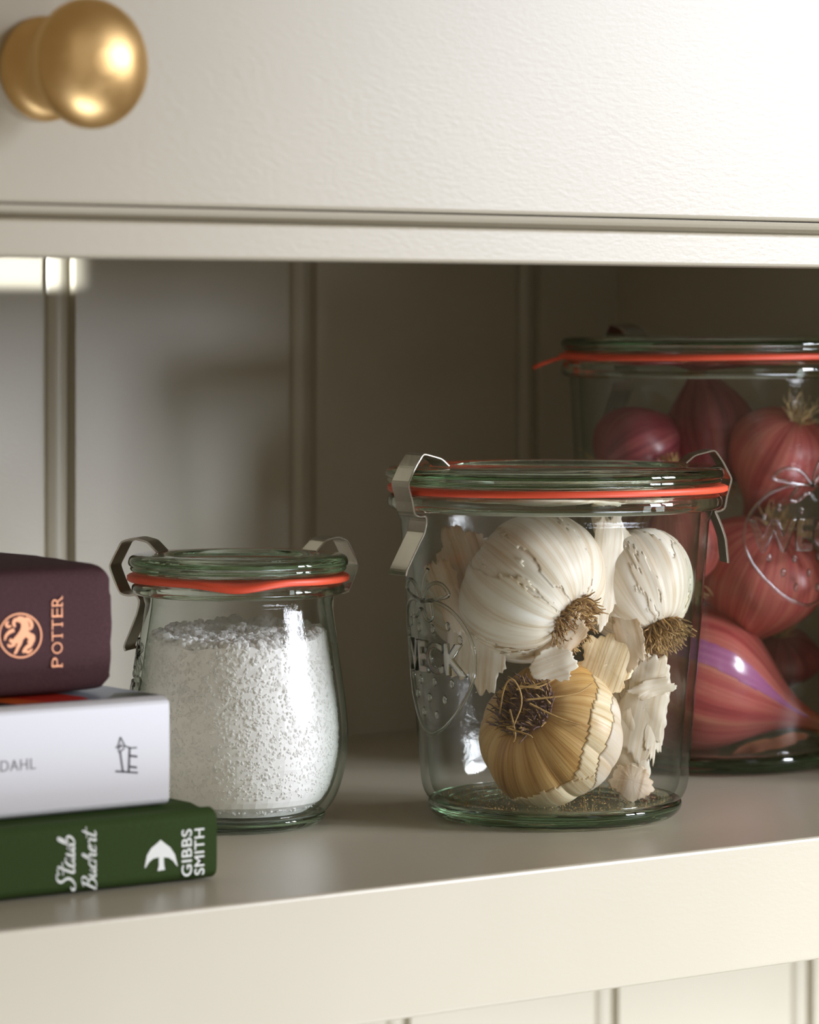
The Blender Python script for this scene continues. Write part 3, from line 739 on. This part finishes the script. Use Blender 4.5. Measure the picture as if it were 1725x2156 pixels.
def fibres(parent, lines, mat, rad=0.0005):
    """dry stalk fibres; points in camera-frame mm offsets (right, up, towards) from the parent's centre"""
    mb = MB(); inv = parent.matrix_world.inverted()
    for ln in lines:
        pts = [inv @ (Vector(parent.location)+R3*p[0]*0.001+U3*p[1]*0.001-A3*p[2]*0.001) for p in chaikin(ln, 2)]
        mb.tube(pts, [rad*(1-0.35*i/len(pts)) for i in range(len(pts))], 6)
    return mb.build('dry_fibres', mat, parent)
fibres(g3, [[(-17, 8, 14), (-16, 17, 18), (-13, 20.5, 19), (-9.5, 13, 20.5), (-13, 5, 22)], [(-13, 5, 22), (-16, 4.5, 20), (-8, 2.5, 23), (-7, 1.5, 23)],
            [(-9, 13, 19.5), (2, 14, 19), (8, 15, 17.5), (12, 17.5, 14)], [(-8, 12, 20), (0, 8, 21.5), (6, 6, 21.5), (8, 5.5, 21)],
            [(-12, 16, 17), (-3, 18, 16), (3, 20.5, 13)], [(-14, 10, 19), (-12, 2, 21), (-13, 0, 21)], [(-11, 17, 17), (-5, 16.5, 18), (0, 19, 15)]], M_STRAW, 0.00036)

def flake(name, center, normal, updir, w_, h_, curl, seed, mat, parent=None, label=None, ragged=0.28):
    """a torn, curled scrap of skin"""
    n = Vector(normal).normalized(); u = Vector(updir); u = (u-n*u.dot(n)).normalized(); r = u.cross(n)
    N_, K_ = 90, 12; v = []; f = []; a = []
    for k in range(K_+1):
        for i in range(N_):
            th = 2*PI*i/N_; q = k/K_
            e = 1+ragged*(noise.noise(Vector((math.cos(th)*1.5+seed, math.sin(th)*1.5, seed)))*1.2+0.6*noise.noise(Vector((math.cos(th)*5, math.sin(th)*5, seed*2)))+0.35*noise.noise(Vector((math.cos(th)*12, math.sin(th)*12, seed*2)))+0.2*noise.noise(Vector((math.cos(th)*30, math.sin(th)*30, seed*2))))
            x = w_*0.5*q*e*math.cos(th); y = h_*0.5*q*e*math.sin(th)
            d = -curl*(x*x)+0.0009*noise.noise(Vector((x*160+seed, y*160, 0)))*q*1.6
            v.append(r*x+u*y+n*d); a.append((x*60, 0.2, 0.5+y*10))
    for k in range(K_):
        for i in range(N_):
            j = (i+1) % N_; f.append((k*N_+i, k*N_+j, (k+1)*N_+j, (k+1)*N_+i))
    if parent:
        bpy.context.view_layer.update()
        inv = parent.matrix_world.inverted(); v = [inv @ (Vector(center)+p) for p in v]
        o = mesh(name, v, f, mat, parent, attr=a)
    else:
        o = mesh(name, v, f, mat, None, attr=a); o.location = center
    sm = o.modifiers.new('thickness', 'SOLIDIFY'); sm.thickness = 0.0001
    if label: o['label'] = label
    return o
M_TAN = streaky('tan_garlic_paper', [(0.3, (0.50, 0.33, 0.18)), (0.45, (0.78, 0.66, 0.48)), (0.7, (0.88, 0.80, 0.68))], sscale=(5, 5, 2.0), rough=0.45, sss=0.0, fine=(4, 1.5, (0.84, 0.72, 0.56)), transl=0.4, bump=0.1)
flake('papery_skin', gpos(1178, 1345, -32), cdir(.05, -.3, 1), cdir(.5, .8, 0), 0.014, 0.022, 14, 3, M_TAN, g1, 'tan torn skin beside the roots')
flake('papery_skin', gpos(1165, 1400, -33), cdir(-.1, -.4, 1), cdir(.6, .3, 0), 0.012, 0.013, 18, 5, M_PAPER, g1)
flake('papery_skin', gpos(1275, 1195, -14), cdir(.3, .1, 1), cdir(.15, 1, 0), 0.012, 0.036, 22, 8, M_PAPER, g1)
flake('papery_skin', gpos(1292, 1150, -10), cdir(.3, .2, 1), cdir(-.25, 1, 0), 0.013, 0.022, 22, 28, M_PAPER, g1)
flake('papery_skin', gpos(1322, 1335, -12), cdir(-.2, .0, 1), cdir(-.25, 1, 0), 0.010, 0.024, 25, 12, M_TAN, g2, 'tan torn skin edge')
flake('papery_skin', gpos(1275, 1400, -12), cdir(-.1, .1, 1), cdir(.35, 1, 0), 0.018, 0.020, 14, 14, M_CREAM, g5, 'brown outer skin')
flake('papery_skin', gpos(1358, 1490, -6), cdir(.1, .0, 1), cdir(.22, 1, 0), 0.016, 0.034, 25, 21, M_PAPER, g5)
flake('papery_skin', gpos(1385, 1510, -4), cdir(.5, .0, 1), cdir(.16, 1, 0), 0.008, 0.030, 30, 25, M_PAPER, g5)
flake('papery_skin', gpos(1375, 1450, -8), cdir(.2, .3, 1), cdir(1, .25, 0), 0.006, 0.016, 30, 26, M_PAPER, g5)
flake('papery_skin', gpos(1332, 1645, -8), cdir(.1, .1, 1), cdir(.3, 1, 0), 0.013, 0.012, 30, 31, M_TAN, g5, 'tan cut end of the stalk')
flake('papery_skin', gpos(1328, 1590, -6), cdir(.0, .0, 1), cdir(.05, 1, 0), 0.013, 0.030, 40, 35, M_PAPER, g5)
fl = flake('garlic_skin_flake', gpos(938, 1245, -22), cdir(-.55, .1, 1), cdir(-.55, 1, 0), 0.011, 0.024, 22, 41, M_TAN)
tag(fl, 'loose tan scrap of garlic skin against the left side of the garlic jar', 'garlic skin', 'loose scraps of garlic skin')
fl = flake('garlic_skin_flake', gpos(1010, 1345, -24), cdir(-.35, .05, 1), cdir(.05, 1, 0), 0.022, 0.034, 12, 47, M_PAPER)
tag(fl, 'wide pale sheet of garlic skin left of the root tuft of the large top bulb', 'garlic skin', 'loose scraps of garlic skin')
fl = flake('garlic_skin_flake', gpos(985, 1190, -18), cdir(-.45, .2, 1), cdir(-.45, 1, 0), 0.020, 0.026, 14, 53, M_TAN)
tag(fl, 'torn tan-edged sheet of garlic skin in the upper left of the garlic jar', 'garlic skin', 'loose scraps of garlic skin')
# dust and crumbs on the jar floor
rd = random.Random(11); mb = MB()
for _ in range(900):
    a_ = rd.random()*2*PI; r = 0.037*math.sqrt(rd.random()); crystal(Vector((r*math.cos(a_), r*math.sin(a_), 0.0060)), rd.uniform(0.0001, 0.00028), mb, rd)
du = mb.build('garlic_crumbs', M_STRAW, None, smooth=False); du.location = GJ
tag(du, 'fine golden crumbs of garlic skin scattered on the garlic jar floor', 'crumbs', kind='stuff')

# ------------------------------------------------------------------ shallots
SHAL = [(1.6, -25), (3.2, -25.6), (7, -25), (14, -22), (20.5, -15), (24, -5), (24, 6), (20, 18), (13.5, 29), (8.0, 38), (4.8, 46), (3.4, 53), (2.8, 58)]
def shallot(center, R, rootdir, label, mat=M_SHALLOT, seed=0, length=1.0, rot=0, purple=None, bend=(0, 0), roots=True):
    t = thing('shallot', center, label, 'shallot', 'shallots in the tall jar')
    t.matrix_world = Matrix.Translation(center) @ orient(rootdir) @ Matrix.Rotation(rot, 4, 'Z')
    s = R/24.0
    prof = dense([(r*s*0.001, z*s*0.001*length) for r, z in SHAL], 3)
    v, f, a = revolve(prof, 120, 2, 0.03, 0.10, seed, bend=bend)
    mesh('bulb_skin', v, f, mat, t, attr=a)
    bpy.context.view_layer.update()
    if purple is not None:
        # slit in the dry skin: overlay of everything but a meridian band, so the flesh shows in the gap
        dv = t.matrix_world.to_3x3().inverted() @ purple[0]; th0, wd = math.atan2(dv.y, dv.x), purple[1]
        def kp(th, tt):
            d = (th-th0-0.25*(tt-0.5)+PI) % (2*PI)-PI
            return abs(d) < wd*(1.1-0.75*tt)*(1+0.15*noise.noise(Vector((tt*8, seed, 0)))) and 0.2 < tt < 0.86
        v, f, a = revolve(prof, 360, 2, 0.03, 0.10, seed, keep=kp, scale=1.004, bend=bend)
        if f:
            used = sorted({i for q in f for i in q}); mp = {u: i for i, u in enumerate(used)}
            o = mesh('bare_flesh', [v[u] for u in used], [tuple(mp[i] for i in q) for q in f], M_PURPLE, t, attr=[a[u] for u in used]); o['label'] = 'glossy purple flesh showing through split skin'
    if roots: tuft('root_tuft', t, (0, 0, prof[0][1]), 0.0035*s, 60, 0.004, 0.012, M_SROOT, 0.9, seed+3, 0.45, 0.00028)
    R_ = random.Random(seed+50); mb = MB()
    for i in range(14):
        a_ = R_.random()*6.28; p = Vector((0.0022*math.cos(a_)+bend[0]*0.2, 0.0022*math.sin(a_)+bend[1]*0.2, prof[-1][1]-0.003)); pts = []; d = Vector((math.cos(a_)*.25, math.sin(a_)*.25, 1))
        for q in range(5): pts.append(p.copy()); p = p+d*0.0018; d = (d+Vector((R_.uniform(-1, 1), R_.uniform(-1, 1), 0))*.35).normalized()
        mb.tube(pts, [0.0008, 0.0007, 0.0005, 0.0004, 0.0002], 5)
    mb.build('dry_tip', M_STRAW, t)
    return t
def spos(px, py, away): return W(px, py, 1.261+away*0.001)
M_BARK = streaky('brown_shallot_husk', [(0.3, (0.14, 0.04, 0.02)), (0.5, (0.30, 0.11, 0.04)), (0.75, (0.45, 0.22, 0.08))], sscale=(5, 5, 1.3), rough=0.6, sss=0)
s1 = shallot(spos(1468, 1424, -11), 26.0, cdir(-.91, .36, .04), 'large pink shallot lying at the bottom of the tall jar, tip pointing right', seed=2, length=0.76, rot=0.0, purple=(cdir(.0, .45, 1), 0.21), bend=(0, 0))
s2 = shallot(spos(1440, 1150, -22), 12.5, cdir(.1, -.8, .3), 'small pink shallot seen just right of the garlic jar edge', seed=5, length=1.0, rot=1.0)
s3 = shallot(spos(1602, 1200, -6), 24.5, cdir(.30, .90, .34), 'big dark pink shallot standing behind the embossed mark, root hairs upward', seed=8, length=0.66, rot=2.0)
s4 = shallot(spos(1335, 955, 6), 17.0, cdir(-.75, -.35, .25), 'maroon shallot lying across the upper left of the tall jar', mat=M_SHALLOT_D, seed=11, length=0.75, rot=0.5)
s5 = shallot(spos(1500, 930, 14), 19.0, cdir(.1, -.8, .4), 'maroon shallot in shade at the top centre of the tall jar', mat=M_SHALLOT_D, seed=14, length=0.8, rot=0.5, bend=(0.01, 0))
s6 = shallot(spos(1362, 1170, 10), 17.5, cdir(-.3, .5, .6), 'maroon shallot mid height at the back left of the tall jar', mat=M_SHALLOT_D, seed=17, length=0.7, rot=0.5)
s7 = shallot(spos(1645, 952, -4), 18.5, cdir(.33, .80, .45), 'dusky pink shallot at the top right of the tall jar, root hairs pointing up', seed=21, length=0.75, rot=0.5)
flake('loose_skin', spos(1622, 1566, -31), cdir(.1, -.2, 1), cdir(1, .22, 0), 0.005, 0.028, 20, 63, M_BARK, s1, 'brown dry strip of skin under the tip')
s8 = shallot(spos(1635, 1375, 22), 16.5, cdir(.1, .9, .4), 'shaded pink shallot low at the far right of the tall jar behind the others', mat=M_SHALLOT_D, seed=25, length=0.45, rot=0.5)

# ------------------------------------------------------------------ books
def text_mesh(body, size, extr=0.00008, offset=0.0, space=1.0, shear=0.0):
    cu = bpy.data.curves.new('t', 'FONT'); cu.body = body; cu.size = size; cu.align_x = 'CENTER'; cu.align_y = 'CENTER'; cu.extrude = extr; cu.offset = offset; cu.space_character = space; cu.shear = shear
    to = bpy.data.objects.new('t', cu); COL.objects.link(to)
    dg = bpy.context.evaluated_depsgraph_get(); me = bpy.data.meshes.new_from_object(to.evaluated_get(dg))
    vs = [v.co.copy() for v in me.vertices]; fs = [tuple(p.vertices) for p in me.polygons]
    bpy.data.objects.remove(to); bpy.data.curves.remove(cu); bpy.data.meshes.remove(me)
    return vs, fs
def fit_text(mb, body, x0, x1, z0, z1, Y, up=True, offset=0.0, shear=0.0, space=1.0, m=0):
    """text filling the rectangle x0..x1, z0..z1 on the plane Y; up=True reads bottom to top"""
    vs, fs = text_mesh(body, 0.01, 0.0, offset, space, shear)
    a0, a1 = min(v.x for v in vs), max(v.x for v in vs); b0, b1 = min(v.y for v in vs), max(v.y for v in vs)
    def place(v, d):
        s = (v.x-a0)/(a1-a0); t = (v.y-b0)/(b1-b0)
        if up: return Vector((x1+(x0-x1)*t, Y+d, z0+(z1-z0)*s))
        return Vector((x0+(x1-x0)*s, Y+d, z0+(z1-z0)*t))
    mb.add([place(v, -0.00012) for v in vs], fs, m)
def ribbon(mb, pts, wd, m=0, d=-0.00012):
    """flat foil stroke on a plane of constant Y; pts (x, z), width list or number"""
    pts = [Vector((p[0], p[1])) for p in pts]; v = []; f = []; n = len(pts)
    for i, p in enumerate(pts):
        t = (pts[min(i+1, n-1)]-pts[max(i-1, 0)])
        if t.length == 0: t = Vector((1, 0))
        t.normalize(); nn = Vector((-t.y, t.x)); w2 = (wd[i] if isinstance(wd, list) else wd)/2
        v += [(p.x+nn.x*w2, d, p.y+nn.y*w2), (p.x-nn.x*w2, d, p.y-nn.y*w2)]
    for i in range(n-1): f.append((2*i, 2*i+1, 2*i+3, 2*i+2))
    mb.add(v, f, m)
def book(label, xr, Y, z0, T, L, Wd, mat, th=2.6, rnd=1.6, hinge=0.9, pages_in=3.5, rot=0.0):
    t = thing('book', (xr, Y, z0), label, 'book', 'stacked books on the shelf')
    m = 0.001
    cl = [(Wd, th/2), (14, th/2), (9, th/2+hinge), (5.5, th/2+hinge*0.3), (3.2+rnd*0.2, th/2), (th/2+0.4, th/2+0.5+rnd*0.3), (th/2, th/2+rnd+0.5),
          (th/2, T-th/2-rnd-0.5), (th/2+0.4, T-th/2-0.5-rnd*0.3), (3.2+rnd*0.2, T-th/2), (5.5, T-th/2-hinge*0.3), (9, T-th/2-hinge), (14, T-th/2), (Wd, T-th/2)]
    cl = [cl[0]]+chaikin(cl[1:-1], 2)+[cl[-1]]
    n = len(cl); outp = []; inp = []
    for i, (y, z) in enumerate(cl):
        a = cl[max(i-1, 0)]; c = cl[min(i+1, n-1)]; dy, dz = c[0]-a[0], c[1]-a[1]; l = math.hypot(dy, dz)
        ny, nz = dz/l, -dy/l
        outp.append((y-ny*-th/2*-1 if False else y+(-dz/l)*(-1)*0, z)) if False else None
        # outward normal: away from the book's middle
        s = 1 if (ny*(y-Wd/2)+nz*(z-T/2)) > 0 else -1
        outp.append((y+ny*s*th/2, z+nz*s*th/2)); inp.append((y-ny*s*th/2, z-nz*s*th/2))
    sec = outp+inp[::-1]; k = len(sec); v = []; f = []
    xs = [0, -L]
    for x in xs:
        for (y, z) in sec: v.append((x*m, y*m, z*m))
    for i in range(k): j = (i+1) % k; f.append((i, j, k+j, k+i))
    for s in range(2):
        for i in range(n-1):
            a_, b_ = i, i+1; f.append((s*k+a_, s*k+b_, s*k+(k-1-b_), s*k+(k-1-a_)))
    mb = MB(); mb.add(v, f); co = mb.build('cover', mat, t, smooth=False); bevel(co, 0.0006, 3, 50)
    mb = MB(); mb.box((-L+pages_in)*m, -pages_in*m, (th+0.4)*m, (Wd-3)*m, (th+0.02)*m, (T-th-0.02)*m)
    mb.build('page_block', M_PAGES, t, smooth=False)
    return t
# green book (bottom)
pg = onY(457, 1853, 0.8347)
gb = book('green cloth hardback book with silver lettering, lowest of the stack', pg.x, 0.8347, 0.0003, 20.2, 250, 205, M_GREEN)
def loc(px, py, Y, t):
    p = onY(px, py, Y); return (p.x-t.location.x, p.z-t.location.z)
def rect(px0, px1, py0, py1, Y, t):
    """px extents -> local x0,x1,z0,z1 (top/bottom rows given)"""
    a = loc(px0, (py0+py1)/2, Y, t); b_ = loc(px1, (py0+py1)/2, Y, t); c = loc((px0+px1)/2, py0, Y, t); d = loc((px0+px1)/2, py1, Y, t)
    return a[0], b_[0], d[1], c[1]
Yg = 0.8347
mb = MB()
x0, x1, z0, z1 = rect(382, 404, 1746, 1845, Yg, gb); fit_text(mb, 'GIBBS', x0, x1, z0, z1, 0, offset=0.00012, space=1.05)
x0, x1, z0, z1 = rect(409, 430, 1744, 1842, Yg, gb); fit_text(mb, 'SMITH', x0, x1, z0, z1, 0, offset=0.00012, space=1.05)
mb.build('lettering', M_SILVER, gb, smooth=False)['label'] = 'silver publisher lettering'
# script words, drawn as pen strokes: letter box units (x along the word, y up), mapped so that the word reads upward
def script(mb, letters, px0, px1, py_bot, py_top, Y, t, wd):
    tot = sum(l[0] for l in letters); x = 0
    for (adv, strokes) in letters:
        for st_ in strokes:
            pts = []
            for (a, b_) in chaikin(st_, 3):
                a2 = a+0.22*b_          # slant
                s = (x+a2)/tot; py = py_bot+(py_top-py_bot)*s; px = px1+(px0-px1)*b_
                pts.append(loc(px, py, Y, t))
            n = len(pts); ws = []
            for i in range(n):
                p, q = pts[max(i-1, 0)], pts[min(i+1, n-1)]
                d_ = abs(q[0]-p[0])/(math.hypot(q[0]-p[0], q[1]-p[1])+1e-9)
                ws.append(wd*(0.45+0.85*d_)*min(1, 0.5+3*min(i, n-1-i)/n))
            ribbon(mb, pts, ws)
        x += adv
LS = (0.62, [[(0.48, 0.84), (0.46, 1.0), (0.24, 1.02), (0.12, 0.86), (0.18, 0.68), (0.38, 0.48), (0.42, 0.22), (0.24, 0.0), (0.02, 0.0), (-0.06, 0.16), (0.06, 0.24)], [(0.36, 0.98), (0.56, 0.92), (0.66, 0.98)]])
Lt = (0.34, [[(0.16, 0.95), (0.1, 0.5), (0.08, 0.1), (0.18, 0.0), (0.34, 0.14)], [(-0.16, 0.64), (0.42, 0.70)]])
La = (0.46, [[(0.34, 0.5), (0.16, 0.56), (0.0, 0.34), (0.02, 0.06), (0.14, 0.0), (0.3, 0.2), (0.34, 0.52), (0.3, 0.1), (0.38, 0.0), (0.46, 0.12)]])
Lu = (0.46, [[(0.02, 0.52), (0.0, 0.14), (0.08, 0.0), (0.2, 0.08), (0.32, 0.52), (0.28, 0.1), (0.36, 0.0), (0.46, 0.12)]])
Lb = (0.44, [[(0.02, 0.3), (0.16, 0.8), (0.12, 1.0), (0.02, 0.8), (0.0, 0.1), (0.14, 0.0), (0.34, 0.16), (0.34, 0.42), (0.2, 0.5), (0.1, 0.38)]])
LB = (0.6, [[(0.14, 0.95), (0.08, 0.5), (0.0, 0.0)], [(-0.06, 0.84), (0.2, 1.0), (0.44, 0.92), (0.42, 0.62), (0.14, 0.52), (0.46, 0.46), (0.46, 0.1), (0.2, -0.02), (-0.04, 0.06)]])
Lc = (0.36, [[(0.3, 0.44), (0.16, 0.54), (0.0, 0.36), (0.0, 0.1), (0.14, 0.0), (0.34, 0.14)]])
Lh = (0.46, [[(0.0, 0.3), (0.16, 0.85), (0.1, 1.0), (0.0, 0.6), (-0.02, 0.0)], [(-0.02, 0.2), (0.14, 0.52), (0.28, 0.44), (0.24, 0.1), (0.34, 0.0), (0.46, 0.14)]])
Le = (0.34, [[(0.02, 0.24), (0.24, 0.36), (0.22, 0.54), (0.06, 0.5), (-0.02, 0.2), (0.1, 0.0), (0.32, 0.12)]])
Lr = (0.36, [[(0.0, 0.44), (0.06, 0.56), (0.1, 0.46), (0.24, 0.5), (0.2, 0.2), (0.24, 0.0), (0.36, 0.12)]])
mb = MB()
script(mb, [LS, Lt, La, Lu, Lb], 119, 158, 1873, 1760, Yg, gb, 0.00056)
script(mb, [LB, Lu, Lc, Lh, Le, Lr, Lt], 171, 203, 1872, 1750, Yg, gb, 0.00046)
mb.build('lettering', M_SILVER, gb, smooth=False)['label'] = 'silver script lettering'
def disc_poly(mb, pxs, Y, t, m=0, d=-0.00012):
    mb.add([(loc(a, b_, Y, t)[0], d, loc(a, b_, Y, t)[1]) for a, b_ in pxs], [tuple(range(len(pxs)))], m)
mb = MB()   # winged mark: two arcs of wing over a short flared tail
L_ = [(338, 1768), (331, 1775), (318, 1786), (309, 1801), (304, 1828), (307, 1826), (313, 1816), (322, 1808), (333, 1805)]
Rr = [(338, 1768), (345, 1774), (358, 1784), (368, 1799), (374, 1824), (371, 1822), (364, 1812), (355, 1806), (344, 1805)]
disc_poly(mb, L_+[(338.5, 1806)], Yg, gb); disc_poly(mb, Rr+[(338.5, 1806)], Yg, gb)
disc_poly(mb, [(334, 1803), (344, 1803), (345, 1822), (347, 1831), (331, 1834), (334, 1822)], Yg, gb, d=-0.00016)
mb.build('emblem', M_SILVER, gb, smooth=False)['label'] = 'silver winged mark'

# white book (middle)
Yw = 0.845
pw = onY(357, 1700, Yw)
wb = book('white hardback book with grey lettering, between the green and the plum brown ones', pw.x, Yw, 0.0207, 31.2, 236, 160, M_WHITE, th=2.2, rnd=0.8, hinge=0.2)
mb = MB()
x0, x1, z0, z1 = rect(1, 75, 1599, 1622, Yw, wb); fit_text(mb, 'DAHL', x0, x1, z0, z1, 0, up=False, space=1.1)
x0b, x1b, _, _ = rect(-95, -22, 1599, 1622, Yw, wb)
mb.build('lettering', M_LINK, wb, smooth=False)['label'] = 'light grey author lettering'
mb = MB()
def pst(pts, wpx, Y=Yw, t=None): ribbon(mb, [loc(a, b_, Y, t) for a, b_ in pts], wpx*1.25/7.65*0.001)
E = wb
pst([(253.5, 1552), (248, 1572)], 2.6, t=E); pst([(253.5, 1552), (263, 1571)], 2.6, t=E); pst([(243, 1574), (252, 1572), (263, 1571)], 2.2, t=E); pst([(248, 1576), (256, 1566)], 2, t=E)
pst([(250, 1585), (262, 1575)], 2.6, t=E); pst([(249, 1582), (251, 1574)], 2.2, t=E)
pst([(253, 1583), (256, 1605), (259, 1626)], 3.6, t=E)
pst([(263, 1571), (276, 1575), (288, 1574)], 2.8, t=E); pst([(273, 1575), (272, 1600), (271, 1626)], 4.0, t=E)
pst([(272, 1591), (289, 1593)], 4.0, t=E); pst([(272, 1614), (288, 1616)], 4.0, t=E); pst([(243, 1624), (262, 1625), (290, 1627)], 3.4, t=E)
mb.build('emblem', M_INK, wb, smooth=False)['label'] = 'small dark grey line mark'
# printed front board on top of the white book
mb = MB()
def topx(px): return onY(px, 1485, Yw).x-wb.location.x
zt = 0.0312+0.00006
mb.add([(topx(a), y, zt) for a, y in ((-250, .0045), (352, .0045), (352, .158), (-250, .158))], [(0, 1, 2, 3)], 0)
zt += 0.00006
mb.add([(topx(a), y, zt) for a, y in ((-250, .0046), (55, .0046), (28, .03), (-250, .05))], [(0, 1, 2, 3)], 1)
mb.add([(topx(a), y, zt) for a, y in ((55, .0046), (120, .0046), (90, .03), (28, .03))], [(0, 1, 2, 3)], 2)
mb.add([(topx(a), y, zt) for a, y in ((120, .0046), (207, .0046), (220, .012), (200, .045), (90, .03))], [(0, 1, 2, 3, 4)], 3)
mb.add([(topx(a), y, zt) for a, y in ((245, .0046), (348, .0046), (348, .012), (300, .015))], [(0, 1, 2, 3)], 4)
mb.build('cover_print', [M_BLUE, M_BLACK, M_ORANGE, M_RED, M_DGREEN], wb, smooth=False)['label'] = 'blue grey cover print with black, orange and red shapes'

# plum brown book (top): thick, soft, frayed end
Yb = 0.860
pb = onY(237, 1465, Yb)
bb = thing('book', (pb.x, Yb, 0.0524), 'plum brown clothbound book with copper foil lettering, topmost of the stack', 'book', 'stacked books on the shelf')
T = 36.6; Wd = 128; L = 230
v = []; f = []; NX = 40; sec = []
cr = [(Wd, 0), (10, 0), (3.5, 0.4), (0.9, 2.2), (0, 7), (-0.25, T/2), (0, T-7), (0.9, T-2.0), (3.5, T-0.2), (10, T+0.3), (40, T+0.9), (Wd, T)]
cr = [cr[0]]+chaikin(cr[1:-1], 2)+[cr[-1]]
inr = [(Wd, T-2.6), (40, T-2.0), (6, T-2.8), (3.0, T-6), (2.6, T/2), (3.0, 6), (6, 2.6), (Wd, 2.6)]
sec = cr+inr; k = len(sec)
xsn = [0, -0.5, -1.5, -3, -5, -8, -12, -18, -26, -40, -60, -90, -130, -180, -L]
for q, x in enumerate(xsn):
    for i, (y, z) in enumerate(sec):
        edge = math.exp(x/5.0)
        bul = 1.8*math.sin(PI*min(1, max(0, z/T)))**0.3-1.8           # end bows outward at mid height
        xx = x+(bul+1.0*noise.noise(Vector((y*0.12, z*0.35, 2.0))))*math.exp(x/9.0)
        inw = 0.9*edge*(1+noise.noise(Vector((z*0.3, x*0.2, 5))))
        yy = y+(inw if y < 6 else 0)+0.25*noise.noise(Vector((x*0.10, z*0.12, 9)))*(1 if y < 10 else 0.3)
        zz = z+(0.35*noise.noise(Vector((x*0.08, y*0.08, 4))) if z > T*0.6 else 0)-(0.5*edge*(z/T-0.5)*2 if i < len(cr) else 0)
        v.append((xx*.001, yy*.001, max(0.0, zz)*.001))
for q in range(len(xsn)-1):
    for i in range(k): j = (i+1) % k; f.append((q*k+i, q*k+j, (q+1)*k+j, (q+1)*k+i))
nc = len(cr); ni = len(inr)
# end faces: triangulated strip between outer and inner outlines
bm_pts = list(range(k))
f.append(tuple(range(k))); f.append(tuple(reversed([(len(xsn)-1)*k+i for i in range(k)])))
mb = MB(); mb.add(v, f); co = mb.build('cover', M_BROWN, bb, smooth=True)
mb = MB(); mb.box(-L*.001, -0.004, .0045, (Wd-3)*.001, .0028, (T-3.0)*.001); mb.build('page_block', M_PAGES, bb, smooth=False)
mb = MB()
ye = -0.00055
def letter(ch, px0, px1, py0, py1):
    x0, x1, z0, z1 = rect(px0, px1, py0, py1, Yb, bb); fit_text(mb, ch, x0, x1, z0, z1, ye, offset=-0.00012)
seq = [('P', 1403, 1384), ('O', 1376, 1351), ('T', 1343, 1324), ('T', 1318, 1299), ('E', 1291, 1275), ('R', 1277-6, 1258)]
seq = [('P', 1384, 1404), ('O', 1352, 1376), ('T', 1328, 1349), ('T', 1304, 1325), ('E', 1280, 1299), ('R', 1257, 1276)]
for ch, a, b_ in seq:
    letter(ch, 107, 129, a, b_)
def srf(px, py0, py1):
    a = loc(px, py0, Yb, bb); b_ = loc(px, py1, Yb, bb); ribbon(mb, [(a[0], a[1]), (b_[0], b_[1])], 0.00028, d=ye-0.00013)
for (px, a, b_) in ((128.5, 1396, 1405), (107.5, 1396, 1405), (128.5, 1334, 1343), (128.5, 1310, 1319), (128.5, 1290, 1300), (107.5, 1290, 1300), (128.5, 1268, 1277), (107.5, 1268, 1277), (128.5, 1255, 1261)): srf(px, a, b_)
mb.build('lettering', M_COPPER, bb, smooth=False)['label'] = 'copper foil lettering'
mb = MB()
cx, cy, rr_ = 41, 1338, 46
ringp = [loc(cx+rr_*math.cos(t*PI/30)*0.96, cy+rr_*math.sin(t*PI/30), Yb, bb) for t in range(61)]
ribbon(mb, ringp, 0.00045, d=ye)
# ornate rearing beast in the roundel, built from strokes
def bst(pts, wl):
    p = chaikin(pts, 2); n = len(p); ribbon(mb, [loc(a, b_, Yb, bb) for a, b_ in p], [interp([(i/(len(wl)-1), w_) for i, w_ in enumerate(wl)], j/(n-1))/7.45*0.001 for j in range(n)], d=ye-0.00004*random.random())
bst([(34, 1302), (48, 1306), (52, 1322), (44, 1338), (34, 1346), (26, 1352), (18, 1346)], [8, 15, 20, 20, 15, 9, 5])
bst([(40, 1308), (30, 1303), (26, 1312), (30, 1320)], [5, 8, 8, 4])
bst([(52, 1300), (62, 1306), (66, 1318), (60, 1326)], [4, 8, 8, 4])
bst([(46, 1330), (58, 1336), (66, 1346), (62, 1358), (52, 1364), (46, 1374)], [12, 14, 12, 10, 8, 5])
bst([(40, 1336), (42, 1350), (36, 1362), (32, 1372), (28, 1377)], [10, 11, 8, 6, 4])
bst([(28, 1326), (18, 1330), (10, 1338), (8, 1348)], [8, 8, 6, 3])
bst([(16, 1308), (10, 1314), (14, 1320), (22, 1318)], [3, 6, 6, 3])
bst([(56, 1350), (68, 1352), (70, 1340), (64, 1334)], [6, 6, 6, 3])
bst([(30, 1356), (18, 1362), (14, 1356)], [7, 6, 3])
bst([(50, 1370), (58, 1374), (66, 1366)], [5, 6, 3])
mb.build('emblem', M_COPPER, bb, smooth=False)['label'] = 'copper foil roundel with ornate figure'
